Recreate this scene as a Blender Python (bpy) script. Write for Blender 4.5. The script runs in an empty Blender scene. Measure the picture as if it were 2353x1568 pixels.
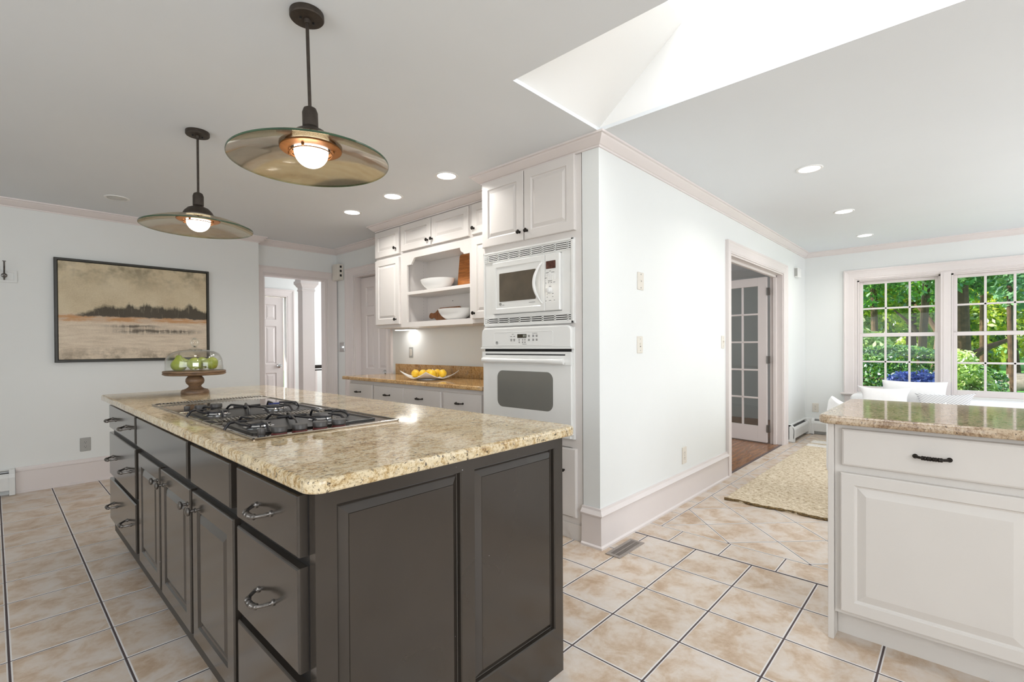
import bpy, bmesh, math, random
import numpy as np
from mathutils import Vector, Matrix
random.seed(7)
C = bpy.context.scene.collection
PI = math.pi
S = bpy.context.scene

# ---------------------------------------------------------------- camera
YAW, PIT, ROL = math.radians(42.506), math.radians(-0.4139), math.radians(-0.3117)
CAM = Vector((0.0, 0.0, 1.2121))
FWD = Vector((math.cos(YAW)*math.cos(PIT), math.sin(YAW)*math.cos(PIT), math.sin(PIT)))
UP0 = Vector((-math.cos(YAW)*math.sin(PIT), -math.sin(YAW)*math.sin(PIT), math.cos(PIT)))
RT0 = Vector((math.sin(YAW), -math.cos(YAW), 0.0))
RT = RT0*math.cos(ROL) + UP0*math.sin(ROL)
UPV = -RT0*math.sin(ROL) + UP0*math.cos(ROL)
cd = bpy.data.cameras.new('camera')
cam = bpy.data.objects.new('camera', cd); C.objects.link(cam)
cd.sensor_width = 36.0; cd.sensor_fit = 'HORIZONTAL'
cd.lens = 1110.43/2353*36.0
cd.shift_x = (1176.5-1192.57)/2353
cd.shift_y = (804.05-784.0)/2353
cd.clip_start = 0.05; cd.clip_end = 300
M = Matrix((RT, UPV, -FWD)).transposed().to_4x4(); M.translation = CAM
cam.matrix_world = M
S.camera = cam

# ---------------------------------------------------------------- world, sun, exposure
S.view_settings.view_transform = 'Standard'
S.view_settings.look = 'None'
S.view_settings.gamma = 1.0
S.view_settings.use_curve_mapping = False
S.view_settings.exposure = 0.12
w = bpy.data.worlds.new('sky'); S.world = w; w.use_nodes = True
nt = w.node_tree; nt.nodes.clear()
sk = nt.nodes.new('ShaderNodeTexSky'); sk.sky_type = 'NISHITA'; sk.sun_disc = False
sk.sun_elevation = math.radians(42); sk.sun_rotation = math.radians(20); sk.air_density = 1.0; sk.dust_density = 2.0
bg = nt.nodes.new('ShaderNodeBackground'); bg.inputs[1].default_value = 0.50
wo = nt.nodes.new('ShaderNodeOutputWorld')
nt.links.new(sk.outputs[0], bg.inputs[0]); nt.links.new(bg.outputs[0], wo.inputs[0])
sd = bpy.data.lights.new('sun', 'SUN'); sd.energy = 9.0; sd.angle = math.radians(1.0); sd.color = (1, .95, .85)
sun = bpy.data.objects.new('sun', sd); C.objects.link(sun)
sun.rotation_euler = Vector((.40, -.62, -.72)).to_track_quat('-Z', 'Y').to_euler()
sun.location = (4, 12, 12)

def area(name, loc, direction, sx, sy, power, col=(1, 1, 1), spread=180):
    l = bpy.data.lights.new(name, 'AREA'); l.shape = 'RECTANGLE'; l.size = sx; l.size_y = sy
    l.energy = power; l.color = col; l.spread = math.radians(spread)
    o = bpy.data.objects.new(name, l); C.objects.link(o)
    o.location = loc; o.rotation_euler = Vector(direction).to_track_quat('-Z', 'Y').to_euler()
    return o
# added area lamps imitating daylight without built windows; only the skylight opening is real
area('added_back_daylight', (-0.3, -2.52, 1.45), (0, 1, 0), 2.6, 1.3, 74, (.915, .955, 1))  # added fill lamp, the back wall has no window
area('added_left_daylight', (-2.52, 1.4, 1.45), (1, 0, 0), 2.6, 1.3, 34, (.915, .955, 1))  # unseen fill added in front of the solid left wall
area('added_sunroom_daylight', (5.0, -2.52, 1.30), (0, 1, 0.02), 4.2, 2.0, 78, (.92, .95, 1))  # added lamp brightening the wing wall, no window modelled behind it
area('daylight_skylight', (2.02, 0.5, 3.52), (0, 0, -1), 0.6, 0.9, 9, (.96, .98, 1))
area('added_hall_fill', (4.9, 7.0, 1.5), (-1, 0, 0), 2.4, 1.6, 58, (.96, .98, 1))  # lamp added to brighten the hall
area('added_parlour_fill', (5.6, 5.7, 1.5), (.1, -1, 0), 2.2, 1.4, 60, (.95, .98, 1))  # fill lamp added because the parlour came out too dark

# ---------------------------------------------------------------- helpers: colours and materials
def lin(c):
    return tuple(((x/255)/12.92 if x/255 <= .04045 else ((x/255+.055)/1.055)**2.4) for x in c) + (1.0,)

class NT:
    def __init__(s, name):
        s.m = bpy.data.materials.new(name); s.m.use_nodes = True
        s.t = s.m.node_tree; s.t.nodes.clear()
        s.out = s.t.nodes.new('ShaderNodeOutputMaterial')
    def n(s, typ, **kw):
        nd = s.t.nodes.new(typ)
        for k, v in kw.items(): setattr(nd, k, v)
        return nd
    def l(s, a, b): s.t.links.new(a, b)
    def set(s, nd, name, v):
        nd.inputs[name].default_value = v
    def pos(s):
        return s.n('ShaderNodeTexCoord').outputs['Object']
    def wpos(s):
        return s.n('ShaderNodeNewGeometry').outputs['Position']
    def noise(s, vec, scale, detail=4, rough=.5, dist=0):
        nd = s.n('ShaderNodeTexNoise'); nd.inputs['Scale'].default_value = scale
        nd.inputs['Detail'].default_value = detail; nd.inputs['Roughness'].default_value = rough
        nd.inputs['Distortion'].default_value = dist
        if vec is not None: s.l(vec, nd.inputs['Vector'])
        return nd
    def mapn(s, vec, scale=(1, 1, 1), loc=(0, 0, 0), rot=(0, 0, 0)):
        nd = s.n('ShaderNodeMapping'); nd.inputs['Scale'].default_value = scale
        nd.inputs['Location'].default_value = loc; nd.inputs['Rotation'].default_value = rot
        s.l(vec, nd.inputs['Vector']); return nd.outputs[0]
    def ramp(s, fac, stops):
        nd = s.n('ShaderNodeValToRGB'); cr = nd.color_ramp
        while len(cr.elements) > 1: cr.elements.remove(cr.elements[-1])
        cr.elements[0].position = stops[0][0]; cr.elements[0].color = stops[0][1]
        for p, c in stops[1:]:
            e = cr.elements.new(p); e.color = c
        s.l(fac, nd.inputs[0]); return nd.outputs[0]
    def mix(s, fac, a, b, mode='MIX'):
        nd = s.n('ShaderNodeMix', data_type='RGBA', blend_type=mode)
        for i, v in ((0, fac), (6, a), (7, b)):
            if isinstance(v, (float, int, tuple)): nd.inputs[i].default_value = v
            else: s.l(v, nd.inputs[i])
        return nd.outputs[2]
    def math(s, op, a, b=0.0, c=0.0):
        nd = s.n('ShaderNodeMath', operation=op)
        for i, v in enumerate((a, b, c)):
            if isinstance(v, (float, int)): nd.inputs[i].default_value = v
            else: s.l(v, nd.inputs[i])
        return nd.outputs[0]
    def bsdf(s, col=None, rough=.5, metal=0., bump=None, bstr=.1, bdist=.002, **kw):
        b = s.n('ShaderNodeBsdfPrincipled')
        if col is not None:
            if isinstance(col, tuple): b.inputs['Base Color'].default_value = col
            else: s.l(col, b.inputs['Base Color'])
        if isinstance(rough, (float, int)): b.inputs['Roughness'].default_value = rough
        else: s.l(rough, b.inputs['Roughness'])
        b.inputs['Metallic'].default_value = metal
        for k, v in kw.items(): b.inputs[k.replace('_', ' ')].default_value = v
        if bump is not None:
            bn = s.n('ShaderNodeBump'); bn.inputs['Strength'].default_value = bstr
            bn.inputs['Distance'].default_value = bdist
            s.l(bump, bn.inputs['Height']); s.l(bn.outputs[0], b.inputs['Normal'])
        s.l(b.outputs[0], s.out.inputs[0]); s.b = b
        return s.m

def simple(name, rgb, rough=.5, metal=0., var=.03, scale=6, bump=0, **kw):
    t = NT(name); v = t.pos()
    nz = t.noise(v, scale, 5, .6)
    c = lin(rgb); d = tuple(max(0, x*(1-var*2)) for x in c[:3]) + (1,); e = tuple(min(1, x*(1+var)) for x in c[:3]) + (1,)
    col = t.ramp(nz.outputs[0], [(.3, d), (.7, e)])
    if bump:
        b = t.noise(v, 180, 3).outputs[0]
        return t.bsdf(col, rough, metal, b, bump, .001, **kw)
    return t.bsdf(col, rough, metal, **kw)

MT = {}
MT['wall'] = simple('wall_paint', (230, 232, 230), .65, var=.008, scale=1.5, bump=.03)
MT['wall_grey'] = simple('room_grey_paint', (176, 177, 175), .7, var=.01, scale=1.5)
MT['ceil'] = simple('ceiling_paint', (229, 233, 236), .75, var=.008, scale=1.2)
MT['shaft'] = simple('shaft_paint', (240, 240, 238), .7, var=.004, scale=1.2)
MT['trim'] = simple('trim_paint', (225, 217, 214), .35, var=.008, scale=3)
MT['cab'] = simple('cabinet_paint', (222, 217, 213), .38, var=.01, scale=4)
MT['cabw'] = simple('peninsula_paint', (214, 209, 203), .38, var=.01, scale=4)
MT['white'] = simple('white_enamel', (236, 236, 233), .18, var=.004, scale=4)
MT['whitem'] = simple('white_matte', (238, 238, 236), .5, var=.01, scale=8)
MT['ceramic'] = simple('white_ceramic', (240, 240, 238), .12, var=.003, scale=5)
MT['bronze'] = simple('oil_rubbed_bronze', (48, 43, 39), .38, .75, var=.15, scale=60)
MT['pewter'] = simple('aged_pewter', (120, 116, 112), .3, .9, var=.2, scale=60)
MT['pendm'] = simple('pendant_brown_metal', (66, 58, 51), .5, .5, var=.12, scale=50)
MT['copper'] = simple('pendant_copper_ring', (128, 84, 44), .4, .55, var=.1, scale=50)
MT['knobgrey'] = simple('dark_grey_knob', (66, 63, 61), .42, var=.05, scale=20)
MT['black'] = simple('black_plastic', (22, 22, 23), .35, var=.05, scale=20)
MT['dark'] = simple('dark_gap', (28, 26, 25), .8, var=.05, scale=20)
MT['iron'] = simple('cast_iron', (38, 37, 40), .42, .35, var=.12, scale=90, bump=.3)
MT['chrome'] = simple('chrome', (205, 205, 205), .12, 1., var=.02, scale=20)
MT['hinge'] = simple('nickel_hinge', (120, 117, 112), .35, .8, var=.05, scale=20)
MT['ivory'] = simple('ivory_plastic', (222, 216, 205), .35, var=.01, scale=20)
MT['greyp'] = simple('grey_plastic', (168, 168, 164), .4, var=.02, scale=20)
MT['heater'] = simple('heater_enamel', (228, 229, 227), .35, var=.008, scale=5)
MT['fin'] = simple('heater_fins', (95, 95, 95), .5, .4, var=.1, scale=50)
MT['text'] = simple('printed_grey', (112, 110, 107), .6, var=.02, scale=50)
MT['frame'] = simple('picture_frame_black', (44, 42, 34), .4, var=.1, scale=30)
MT['vent'] = simple('floor_register_metal', (158, 150, 143), .4, .4, var=.06, scale=60)
MT['rubber'] = simple('red_seal', (92, 22, 18), .5, var=.05, scale=30)
MT['bluefilm'] = simple('blue_enamel', (38, 52, 120), .25, var=.05, scale=30)
MT['sill'] = simple('threshold_dark', (96, 80, 76), .4, var=.1, scale=20)
MT['fabric'] = simple('white_fabric', (240, 240, 240), .9, var=.015, scale=20, bump=.3)
MT['lemon'] = simple('lemon_skin', (236, 188, 40), .4, var=.08, scale=40, bump=.5)
MT['soil'] = simple('leaf_litter', (92, 76, 48), .9, var=.3, scale=3)
MT['bark'] = simple('tree_bark', (92, 70, 48), .9, var=.3, scale=12, bump=.8)
MT['stone'] = simple('garden_rock', (128, 120, 106), .9, var=.25, scale=6, bump=.8)

def m_island():
    t = NT('island_dark_paint'); v = t.pos()
    n = t.noise(v, 2.5, 4).outputs[0]
    col = t.ramp(n, [(.3, lin((49, 44, 39))), (.7, lin((57, 51, 45)))])
    vo = t.n('ShaderNodeTexVoronoi'); vo.inputs['Scale'].default_value = 24; t.l(v, vo.inputs['Vector'])
    d = t.math('LESS_THAN', vo.outputs['Distance'], .038)
    keep = t.math('GREATER_THAN', t.noise(v, 9, 1).outputs[0], .60)
    chip = t.math('MULTIPLY', d, keep)
    col = t.mix(chip, col, lin((196, 196, 200)))
    return t.bsdf(col, .20, 0., t.noise(v, 120, 3).outputs[0], .02, .001, Coat_Weight=.5, Coat_Roughness=.15)
MT['island'] = m_island()
MT['islandk'] = simple('island_black_frame', (30, 28, 27), .4, var=.05, scale=4)

def m_granite(name, a, b, c, dark, speck=1.0, rough=.07):
    t = NT(name); v = t.pos()
    warp = t.noise(v, 4, 4)
    vv = t.n('ShaderNodeVectorMath', operation='MULTIPLY_ADD')
    t.l(warp.outputs['Color'], vv.inputs[0]); vv.inputs[1].default_value = (.16, .16, .16); t.l(v, vv.inputs[2])
    big = t.noise(t.mapn(vv.outputs[0], (1.0, 2.6, 1.5), rot=(0, 0, .5)), 3.0, 5, .6).outputs[0]
    med = t.noise(t.mapn(vv.outputs[0], (1.0, 1.7, 1), rot=(0, 0, .6)), 34, 6, .75).outputs[0]
    fine = t.noise(v, 150, 4, .75).outputs[0]
    mixf = t.math('ADD', t.math('ADD', t.math('MULTIPLY', big, .28), t.math('MULTIPLY', med, .52)), t.math('MULTIPLY', fine, .20))
    col = t.ramp(mixf, [(.40, lin(a)), (.46, lin(b)), (.52, lin(c)), (.60, lin(c)), (.66, lin(b))])
    f2 = t.ramp(fine, [(.38, (.52, .48, .44, 1)), (.50, (1, 1, 1, 1)), (.68, (1.0, 1.0, .97, 1))])
    col = t.mix(.6, col, f2, 'MULTIPLY')
    gre = t.ramp(t.noise(t.mapn(vv.outputs[0], (1, 1.5, 1), (5, 3, 1)), 13, 5, .7).outputs[0], [(.56, (0, 0, 0, 1)), (.66, (1, 1, 1, 1))])
    col = t.mix(t.math('MULTIPLY', gre, .45), col, lin((132, 122, 112)))
    sp = t.noise(t.mapn(vv.outputs[0], (1, 1.6, 1), rot=(0, 0, .6)), 70, 5, .72).outputs[0]
    cl = t.noise(v, 8, 3).outputs[0]
    thr = t.math('SUBTRACT', .665 - .03*(speck-1), t.math('MULTIPLY', cl, .12))
    dk = t.math('MULTIPLY', t.math('SUBTRACT', sp, thr), 30.0)
    dk2 = t.n('ShaderNodeClamp'); t.l(dk, dk2.inputs[0])
    col = t.mix(t.math('MULTIPLY', dk2.outputs[0], .9), col, lin(dark))
    r = t.math('MULTIPLY_ADD', fine, .05, rough-.02)
    m = t.bsdf(col, r)
    t.b.inputs['IOR'].default_value = 1.38
    return m
MT['granite'] = m_granite('cream_granite', (150, 118, 76), (192, 166, 122), (218, 202, 170), (46, 38, 36), 1.7)
MT['granite_b'] = m_granite('golden_granite', (140, 100, 56), (184, 142, 90), (204, 168, 118), (48, 38, 32), 1.3)
MT['granite_p'] = m_granite('beige_granite', (140, 114, 88), (176, 152, 124), (196, 176, 150), (50, 40, 38), 1.2)

def m_tile():
    t = NT('beige_floor_tile'); v = t.wpos()
    at = t.n('ShaderNodeAttribute'); at.attribute_name = 'rnd'
    off = t.n('ShaderNodeVectorMath', operation='SCALE'); off.inputs['Scale'].default_value = 17.3
    t.l(at.outputs['Vector'], off.inputs[0])
    ad = t.n('ShaderNodeVectorMath', operation='ADD'); t.l(v, ad.inputs[0]); t.l(off.outputs[0], ad.inputs[1])
    n1 = t.noise(ad.outputs[0], 7.5, 6, .62, .4).outputs[0]
    n2 = t.noise(ad.outputs[0], 45, 4, .6).outputs[0]
    f = t.math('ADD', t.math('MULTIPLY', n1, .82), t.math('MULTIPLY', n2, .18))
    col = t.ramp(f, [(.34, lin((184, 156, 128))), (.44, lin((202, 180, 157))), (.53, lin((214, 200, 186))), (.66, lin((220, 211, 203)))])
    tint = t.ramp(at.outputs['Fac'], [(0, (.93, .92, .90, 1)), (1, (1, 1, 1, 1))])
    col = t.mix(1.0, col, tint, 'MULTIPLY')
    return t.bsdf(col, t.math('MULTIPLY_ADD', n2, .2, .28), 0., n2, .15, .002)
MT['tile'] = m_tile()
MT['tile_edge_highlight'] = simple('painted_tile_highlight', (226, 222, 219), .35, var=.02, scale=20)  # bevel highlight along the tile rims, put into the colour
MT['grout'] = simple('dark_grout', (84, 72, 72), .85, var=.08, scale=30)

def m_wood(name, a, b, sc=(1, 14, 14), rough=.35, big=2.0, rot=(0, 0, 0)):
    t = NT(name); v = t.pos()
    n = t.noise(t.mapn(v, sc, rot=rot), big, 6, .6, .6).outputs[0]
    n2 = t.noise(t.mapn(v, tuple(x*4 for x in sc), rot=rot), big*2, 3, .6).outputs[0]
    f = t.math('ADD', t.math('MULTIPLY', n, .7), t.math('MULTIPLY', n2, .3))
    col = t.ramp(f, [(.35, lin(a)), (.65, lin(b))])
    return t.bsdf(col, rough, 0., n2, .1, .001)
MT['oakfloor'] = m_wood('oak_floor', (104, 66, 38), (158, 110, 70), (2, 16, 1), .25, 2.0)
MT['walnut'] = m_wood('brown_stained_wood', (80, 62, 47), (140, 110, 82), (5, 5, 30), .45, 2)
MT['acacia'] = m_wood('orange_acacia_board', (142, 82, 34), (206, 132, 66), (4, 3, 26), .4, 2)
MT['acacia2'] = m_wood('brown_acacia_board', (110, 66, 34), (168, 108, 62), (4, 24, 6), .4, 2)

def m_steel():
    t = NT('brushed_steel'); v = t.pos()
    n = t.noise(t.mapn(v, (4, 260, 1)), 3, 3).outputs[0]
    return t.bsdf(lin((176, 170, 160)), t.math('MULTIPLY_ADD', n, .12, .12), 1.0)
MT['steel'] = m_steel()
MT['blackglass'] = simple('cooktop_plate', (122, 108, 92), .07, .85, var=.01, scale=3)

def m_glass(name, tint=(1, 1, 1, 1), base=.06, rough=.0):
    t = NT(name)
    tr = t.n('ShaderNodeBsdfTransparent'); tr.inputs[0].default_value = tint
    gl = t.n('ShaderNodeBsdfGlossy'); gl.inputs['Roughness'].default_value = rough
    fr = t.n('ShaderNodeLayerWeight'); fr.inputs[0].default_value = .5
    v = t.noise(t.pos(), 2, 1).outputs[0]
    f = t.math('ADD', t.math('MULTIPLY', t.math('POWER', fr.outputs['Facing'], 4.0), .75), t.math('MULTIPLY_ADD', v, base, .012))
    mx = t.n('ShaderNodeMixShader'); t.l(f, mx.inputs[0]); t.l(tr.outputs[0], mx.inputs[1]); t.l(gl.outputs[0], mx.inputs[2])
    t.l(mx.outputs[0], t.out.inputs[0]); return t.m
MT['pane'] = m_glass('window_glass', (.985, .995, .99, 1), 0.0)
MT['pane_grey'] = m_glass('french_door_glass', (.86, .88, .87, 1), .04)
MT['dome'] = m_glass('clear_dome_glass', (.97, .975, .96, 1), .10)

def m_dish():
    t = NT('pendant_mirror_glass')
    tr = t.n('ShaderNodeBsdfTransparent'); tr.inputs[0].default_value = (.86, .83, .74, 1)
    gl = t.n('ShaderNodeBsdfGlossy'); gl.inputs[0].default_value = (.80, .76, .68, 1); gl.inputs['Roughness'].default_value = .08
    n = t.noise(t.pos(), 3, 2).outputs[0]
    f = t.math('MULTIPLY_ADD', n, .06, .50)
    mx = t.n('ShaderNodeMixShader'); t.l(f, mx.inputs[0]); t.l(tr.outputs[0], mx.inputs[1]); t.l(gl.outputs[0], mx.inputs[2])
    t.l(mx.outputs[0], t.out.inputs[0]); return t.m
MT['dish'] = m_dish()
MT['dishrim'] = simple('green_glass_edge', (58, 84, 62), .12, var=.25, scale=5)

def m_emit(name, rgb, st):
    t = NT(name); e = t.n('ShaderNodeEmission'); e.inputs[1].default_value = st
    n = t.noise(t.pos(), 2, 1).outputs[0]
    c = tuple(x/255 for x in rgb)
    col = t.ramp(n, [(.2, (c[0], c[1], c[2], 1)), (.8, (c[0], c[1]*.99, c[2]*.98, 1))])
    t.l(col, e.inputs[0]); t.l(e.outputs[0], t.out.inputs[0]); return t.m
MT['bulb'] = m_emit('pendant_globe_lit', (255, 232, 196), 5)
MT['canlamp'] = m_emit('recessed_lamp_lit', (255, 253, 248), 5)
MT['ledoff'] = simple('recessed_lamp_off', (206, 206, 202), .4, var=.02)
MT['digit'] = m_emit('oven_clock_digits', (190, 200, 170), .8)
MT['clockamber'] = simple('microwave_display', (92, 58, 48), .15, var=.35, scale=40)
MT['clockdark'] = simple('oven_display', (62, 56, 42), .15, var=.05, scale=40)

def m_mwglass():
    t = NT('smoked_glass')
    n = t.noise(t.pos(), 7, 3).outputs[0]
    col = t.ramp(n, [(.3, lin((86, 78, 66))), (.7, lin((104, 94, 80)))])
    return t.bsdf(col, .12)
MT['mwglass'] = m_mwglass()
MT['ovenglass'] = simple('oven_grey_glass', (124, 123, 117), .14, var=.02, scale=5)

def m_pear():
    t = NT('pear_skin'); v = t.pos()
    n = t.noise(v, 14, 4).outputs[0]
    col = t.ramp(n, [(.3, lin((134, 150, 34))), (.62, lin((172, 182, 58))), (.8, lin((190, 170, 60)))])
    sp = t.noise(v, 150, 2).outputs[0]
    col = t.mix(t.math('GREATER_THAN', sp, .68), col, lin((120, 120, 40)))
    return t.bsdf(col, .35)
MT['pear'] = m_pear()

def m_rug():
    t = NT('jute_weave'); v = t.wpos()
    a = t.noise(t.mapn(v, (46, 15, 1)), 1.5, 4, .75).outputs[0]
    b = t.noise(v, 52, 3, .7).outputs[0]
    c = t.noise(v, 2.2, 3).outputs[0]
    f = t.math('ADD', t.math('MULTIPLY', a, .5), t.math('MULTIPLY', b, .5))
    col = t.ramp(f, [(.36, lin((122, 98, 68))), (.45, lin((194, 176, 146))), (.56, lin((224, 212, 190))), (.70, lin((238, 230, 214)))])
    return t.bsdf(col, .95, 0., f, 1.0, .006)
MT['rug'] = m_rug()
MT['rugwhite'] = simple('cream_rug_stripe', (238, 234, 228), .95, var=.1, scale=60, bump=1.0)
MT['rugedge'] = simple('jute_braid', (126, 104, 68), .95, var=.4, scale=70, bump=1.0)

def m_stripe():
    t = NT('striped_fabric'); v = t.pos()
    sx = t.n('ShaderNodeSeparateXYZ'); t.l(v, sx.inputs[0])
    k = t.math('FRACT', t.math('MULTIPLY', t.math('ADD', sx.outputs['Z'], t.math('MULTIPLY', sx.outputs['X'], .55)), 55.))
    g = t.math('LESS_THAN', k, .28)
    col = t.mix(g, lin((238, 238, 238)), lin((120, 124, 138)))
    return t.bsdf(col, .9)
MT['stripe'] = m_stripe()

def m_painting():
    # u along local X (0..1), v along local Z (0..1), stored by the canvas mesh as generated coordinates
    t = NT('abstract_landscape'); g = t.n('ShaderNodeTexCoord').outputs['Generated']
    sx = t.n('ShaderNodeSeparateXYZ'); t.l(g, sx.inputs[0]); X = sx.outputs['X']; Z = sx.outputs['Z']
    cx = t.n('ShaderNodeCombineXYZ'); t.l(t.math('MULTIPLY', X, 1.3), cx.inputs[0]); t.l(Z, cx.inputs[1]); P = cx.outputs[0]
    n1 = t.noise(P, 3, 6, .6).outputs[0]
    n2 = t.noise(P, 14, 5, .7).outputs[0]
    streak = t.noise(t.mapn(P, (3, 22, 1)), 1.6, 5, .6).outputs[0]
    vert = t.noise(t.mapn(P, (26, 3, 1)), 1.5, 4, .6).outputs[0]
    fin = t.noise(P, 80, 3, .6).outputs[0]
    base = t.ramp(t.math('ADD', t.math('MULTIPLY', n1, .7), t.math('MULTIPLY', fin, .3)), [(.3, lin((186, 168, 138))), (.5, lin((210, 195, 164))), (.7, lin((224, 211, 184)))])
    low = t.ramp(t.math('ADD', t.math('MULTIPLY', streak, .7), t.math('MULTIPLY', fin, .3)), [(.3, lin((196, 180, 158))), (.5, lin((220, 204, 182))), (.7, lin((234, 222, 200)))])
    def band(lo, hi, s, src=Z):
        a = t.n('ShaderNodeMapRange'); a.inputs[1].default_value = lo-s; a.inputs[2].default_value = lo+s; t.l(src, a.inputs[0])
        b = t.n('ShaderNodeMapRange'); b.inputs[1].default_value = hi-s; b.inputs[2].default_value = hi+s; b.inputs[3].default_value = 1; b.inputs[4].default_value = 0; t.l(src, b.inputs[0])
        return t.math('MULTIPLY', a.outputs[0], b.outputs[0])
    wob = t.math('ADD', Z, t.math('MULTIPLY', t.math('SUBTRACT', n2, .5), .05))
    col = t.mix(band(-1, .46, .02, wob), base, low)
    # smoky patches along the top and bottom edges
    top = t.math('MULTIPLY', band(.83, 2, .12), t.ramp(t.noise(P, 5, 5, .65).outputs[0], [(.46, (0, 0, 0, 1)), (.62, (1, 1, 1, 1))]))
    col = t.mix(t.math('MULTIPLY', top, .65), col, lin((112, 104, 82)))
    bot = t.math('MULTIPLY', band(-1, .10, .06), t.ramp(t.noise(t.mapn(P, (1, 1, 1), (3, 7, 0)), 6, 5, .65).outputs[0], [(.46, (0, 0, 0, 1)), (.6, (1, 1, 1, 1))]))
    col = t.mix(t.math('MULTIPLY', bot, .55), col, lin((112, 98, 78)))
    # orange shore
    o = t.math('MULTIPLY', band(.395, .455, .012, wob), t.ramp(streak, [(.38, (.2, .2, .2, 1)), (.56, (1, 1, 1, 1))]))
    col = t.mix(t.math('MULTIPLY', o, .85), col, lin((196, 140, 84)))
    # dark tree mass: its upper edge follows a bumpy line
    hgt = t.math('ADD', .52, t.math('MULTIPLY', t.math('ADD', t.math('SUBTRACT', t.noise(t.mapn(P, (1, 0, 1)), 5.0, 4, .6).outputs[0], .5), .20), .36))
    lef = t.n('ShaderNodeMapRange'); lef.inputs[1].default_value = .06; lef.inputs[2].default_value = .34; t.l(X, lef.inputs[0])
    hgt2 = t.math('ADD', .455, t.math('MULTIPLY', t.math('SUBTRACT', hgt, .455), lef.outputs[0]))
    up = t.math('MULTIPLY', t.math('SUBTRACT', hgt2, t.math('ADD', Z, t.math('MULTIPLY', t.math('SUBTRACT', n2, .5), .09))), 26.)
    upc = t.n('ShaderNodeClamp'); t.l(up, upc.inputs[0])
    dn = band(.448, 3, .008, wob)
    lf = t.n('ShaderNodeMapRange'); lf.inputs[1].default_value = .05; lf.inputs[2].default_value = .12; t.l(X, lf.inputs[0])
    tr = t.math('MULTIPLY', t.math('MULTIPLY', upc.outputs[0], dn), lf.outputs[0])
    tr = t.math('MULTIPLY', tr, t.ramp(vert, [(.26, (.7, .7, .7, 1)), (.42, (1, 1, 1, 1))]))
    col = t.mix(t.math('MULTIPLY', tr, .93), col, lin((60, 54, 46)))
    # dark reflections in the water
    r1 = t.math('MULTIPLY', band(.275, .325, .016, wob), band(.36, .90, .10, X))
    r2 = t.math('MULTIPLY', band(.335, .365, .008, wob), band(.32, .62, .10, X))
    rr = t.math('MULTIPLY', t.math('ADD', r1, r2), t.ramp(t.math('ADD', t.math('MULTIPLY', vert, .4), t.math('MULTIPLY', streak, .6)), [(.42, (0, 0, 0, 1)), (.53, (1, 1, 1, 1))]))
    col = t.mix(t.math('MULTIPLY', rr, .85), col, lin((70, 62, 54)))
    return t.bsdf(col, .7, 0., fin, .3, .002)
MT['painting'] = m_painting()

def m_leaf(name, a, b, c, tr=.5):
    t = NT(name); v = t.wpos()
    at = t.n('ShaderNodeAttribute'); at.attribute_name = 'rnd'
    col = t.ramp(at.outputs['Fac'], [(0, lin(a)), (.5, lin(b)), (1, lin(c))])
    d = t.n('ShaderNodeBsdfDiffuse'); t.l(col, d.inputs[0])
    tl = t.n('ShaderNodeBsdfTranslucent'); t.l(t.mix(1., col, (1.0, 1.0, .5, 1), 'MULTIPLY'), tl.inputs[0])
    gl = t.n('ShaderNodeBsdfGlossy'); gl.inputs['Roughness'].default_value = .35; gl.inputs[0].default_value = (.75, .85, 1, 1)
    mx = t.n('ShaderNodeMixShader'); mx.inputs[0].default_value = tr
    t.l(d.outputs[0], mx.inputs[1]); t.l(tl.outputs[0], mx.inputs[2])
    m2 = t.n('ShaderNodeMixShader'); m2.inputs[0].default_value = .07
    t.l(mx.outputs[0], m2.inputs[1]); t.l(gl.outputs[0], m2.inputs[2])
    t.l(m2.outputs[0], t.out.inputs[0]); return t.m
MT['leaf_far'] = m_leaf('sunlit_leaves', (96, 140, 22), (168, 192, 40), (226, 226, 80), .6)
MT['leaf_mid'] = m_leaf('green_leaves', (58, 112, 40), (96, 156, 58), (150, 196, 84), .5)
MT['leaf_dog'] = m_leaf('pale_green_leaves', (70, 128, 80), (120, 168, 110), (170, 206, 150), .4)
MT['leaf_hedge'] = m_leaf('hedge_leaves', (34, 78, 26), (74, 122, 42), (150, 186, 92), .3)
MT['leaf_light'] = m_leaf('light_shrub_leaves', (120, 160, 66), (180, 208, 112), (236, 240, 196), .4)
MT['leaf_blue'] = m_leaf('blue_grey_leaves', (50, 70, 140), (76, 96, 190), (120, 140, 220), .2)

def m_grass():
    t = NT('lawn'); v = t.wpos()
    n = t.noise(v, .8, 4).outputs[0]; n2 = t.noise(v, 30, 3).outputs[0]
    f = t.math('ADD', t.math('MULTIPLY', n, .6), t.math('MULTIPLY', n2, .4))
    col = t.ramp(f, [(.35, lin((64, 128, 52))), (.65, lin((120, 180, 84)))])
    return t.bsdf(col, .9, 0., n2, 1, .02)
MT['grass'] = m_grass()

# ---------------------------------------------------------------- helpers: geometry
def nb(): return bmesh.new()

def add_box(bm, x0, x1, y0, y1, z0, z1, bev=0, seg=2):
    x0, x1 = min(x0, x1), max(x0, x1); y0, y1 = min(y0, y1), max(y0, y1); z0, z1 = min(z0, z1), max(z0, z1)
    v = [bm.verts.new(p) for p in ((x0, y0, z0), (x1, y0, z0), (x1, y1, z0), (x0, y1, z0), (x0, y0, z1), (x1, y0, z1), (x1, y1, z1), (x0, y1, z1))]
    fs = [bm.faces.new([v[i] for i in f]) for f in ((3, 2, 1, 0), (4, 5, 6, 7), (0, 1, 5, 4), (1, 2, 6, 5), (2, 3, 7, 6), (3, 0, 4, 7))]
    if bev > 0:
        es = list({e for f in fs for e in f.edges})
        bmesh.ops.bevel(bm, geom=es, offset=bev, segments=seg, affect='EDGES', profile=.5)
    return bm

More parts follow.
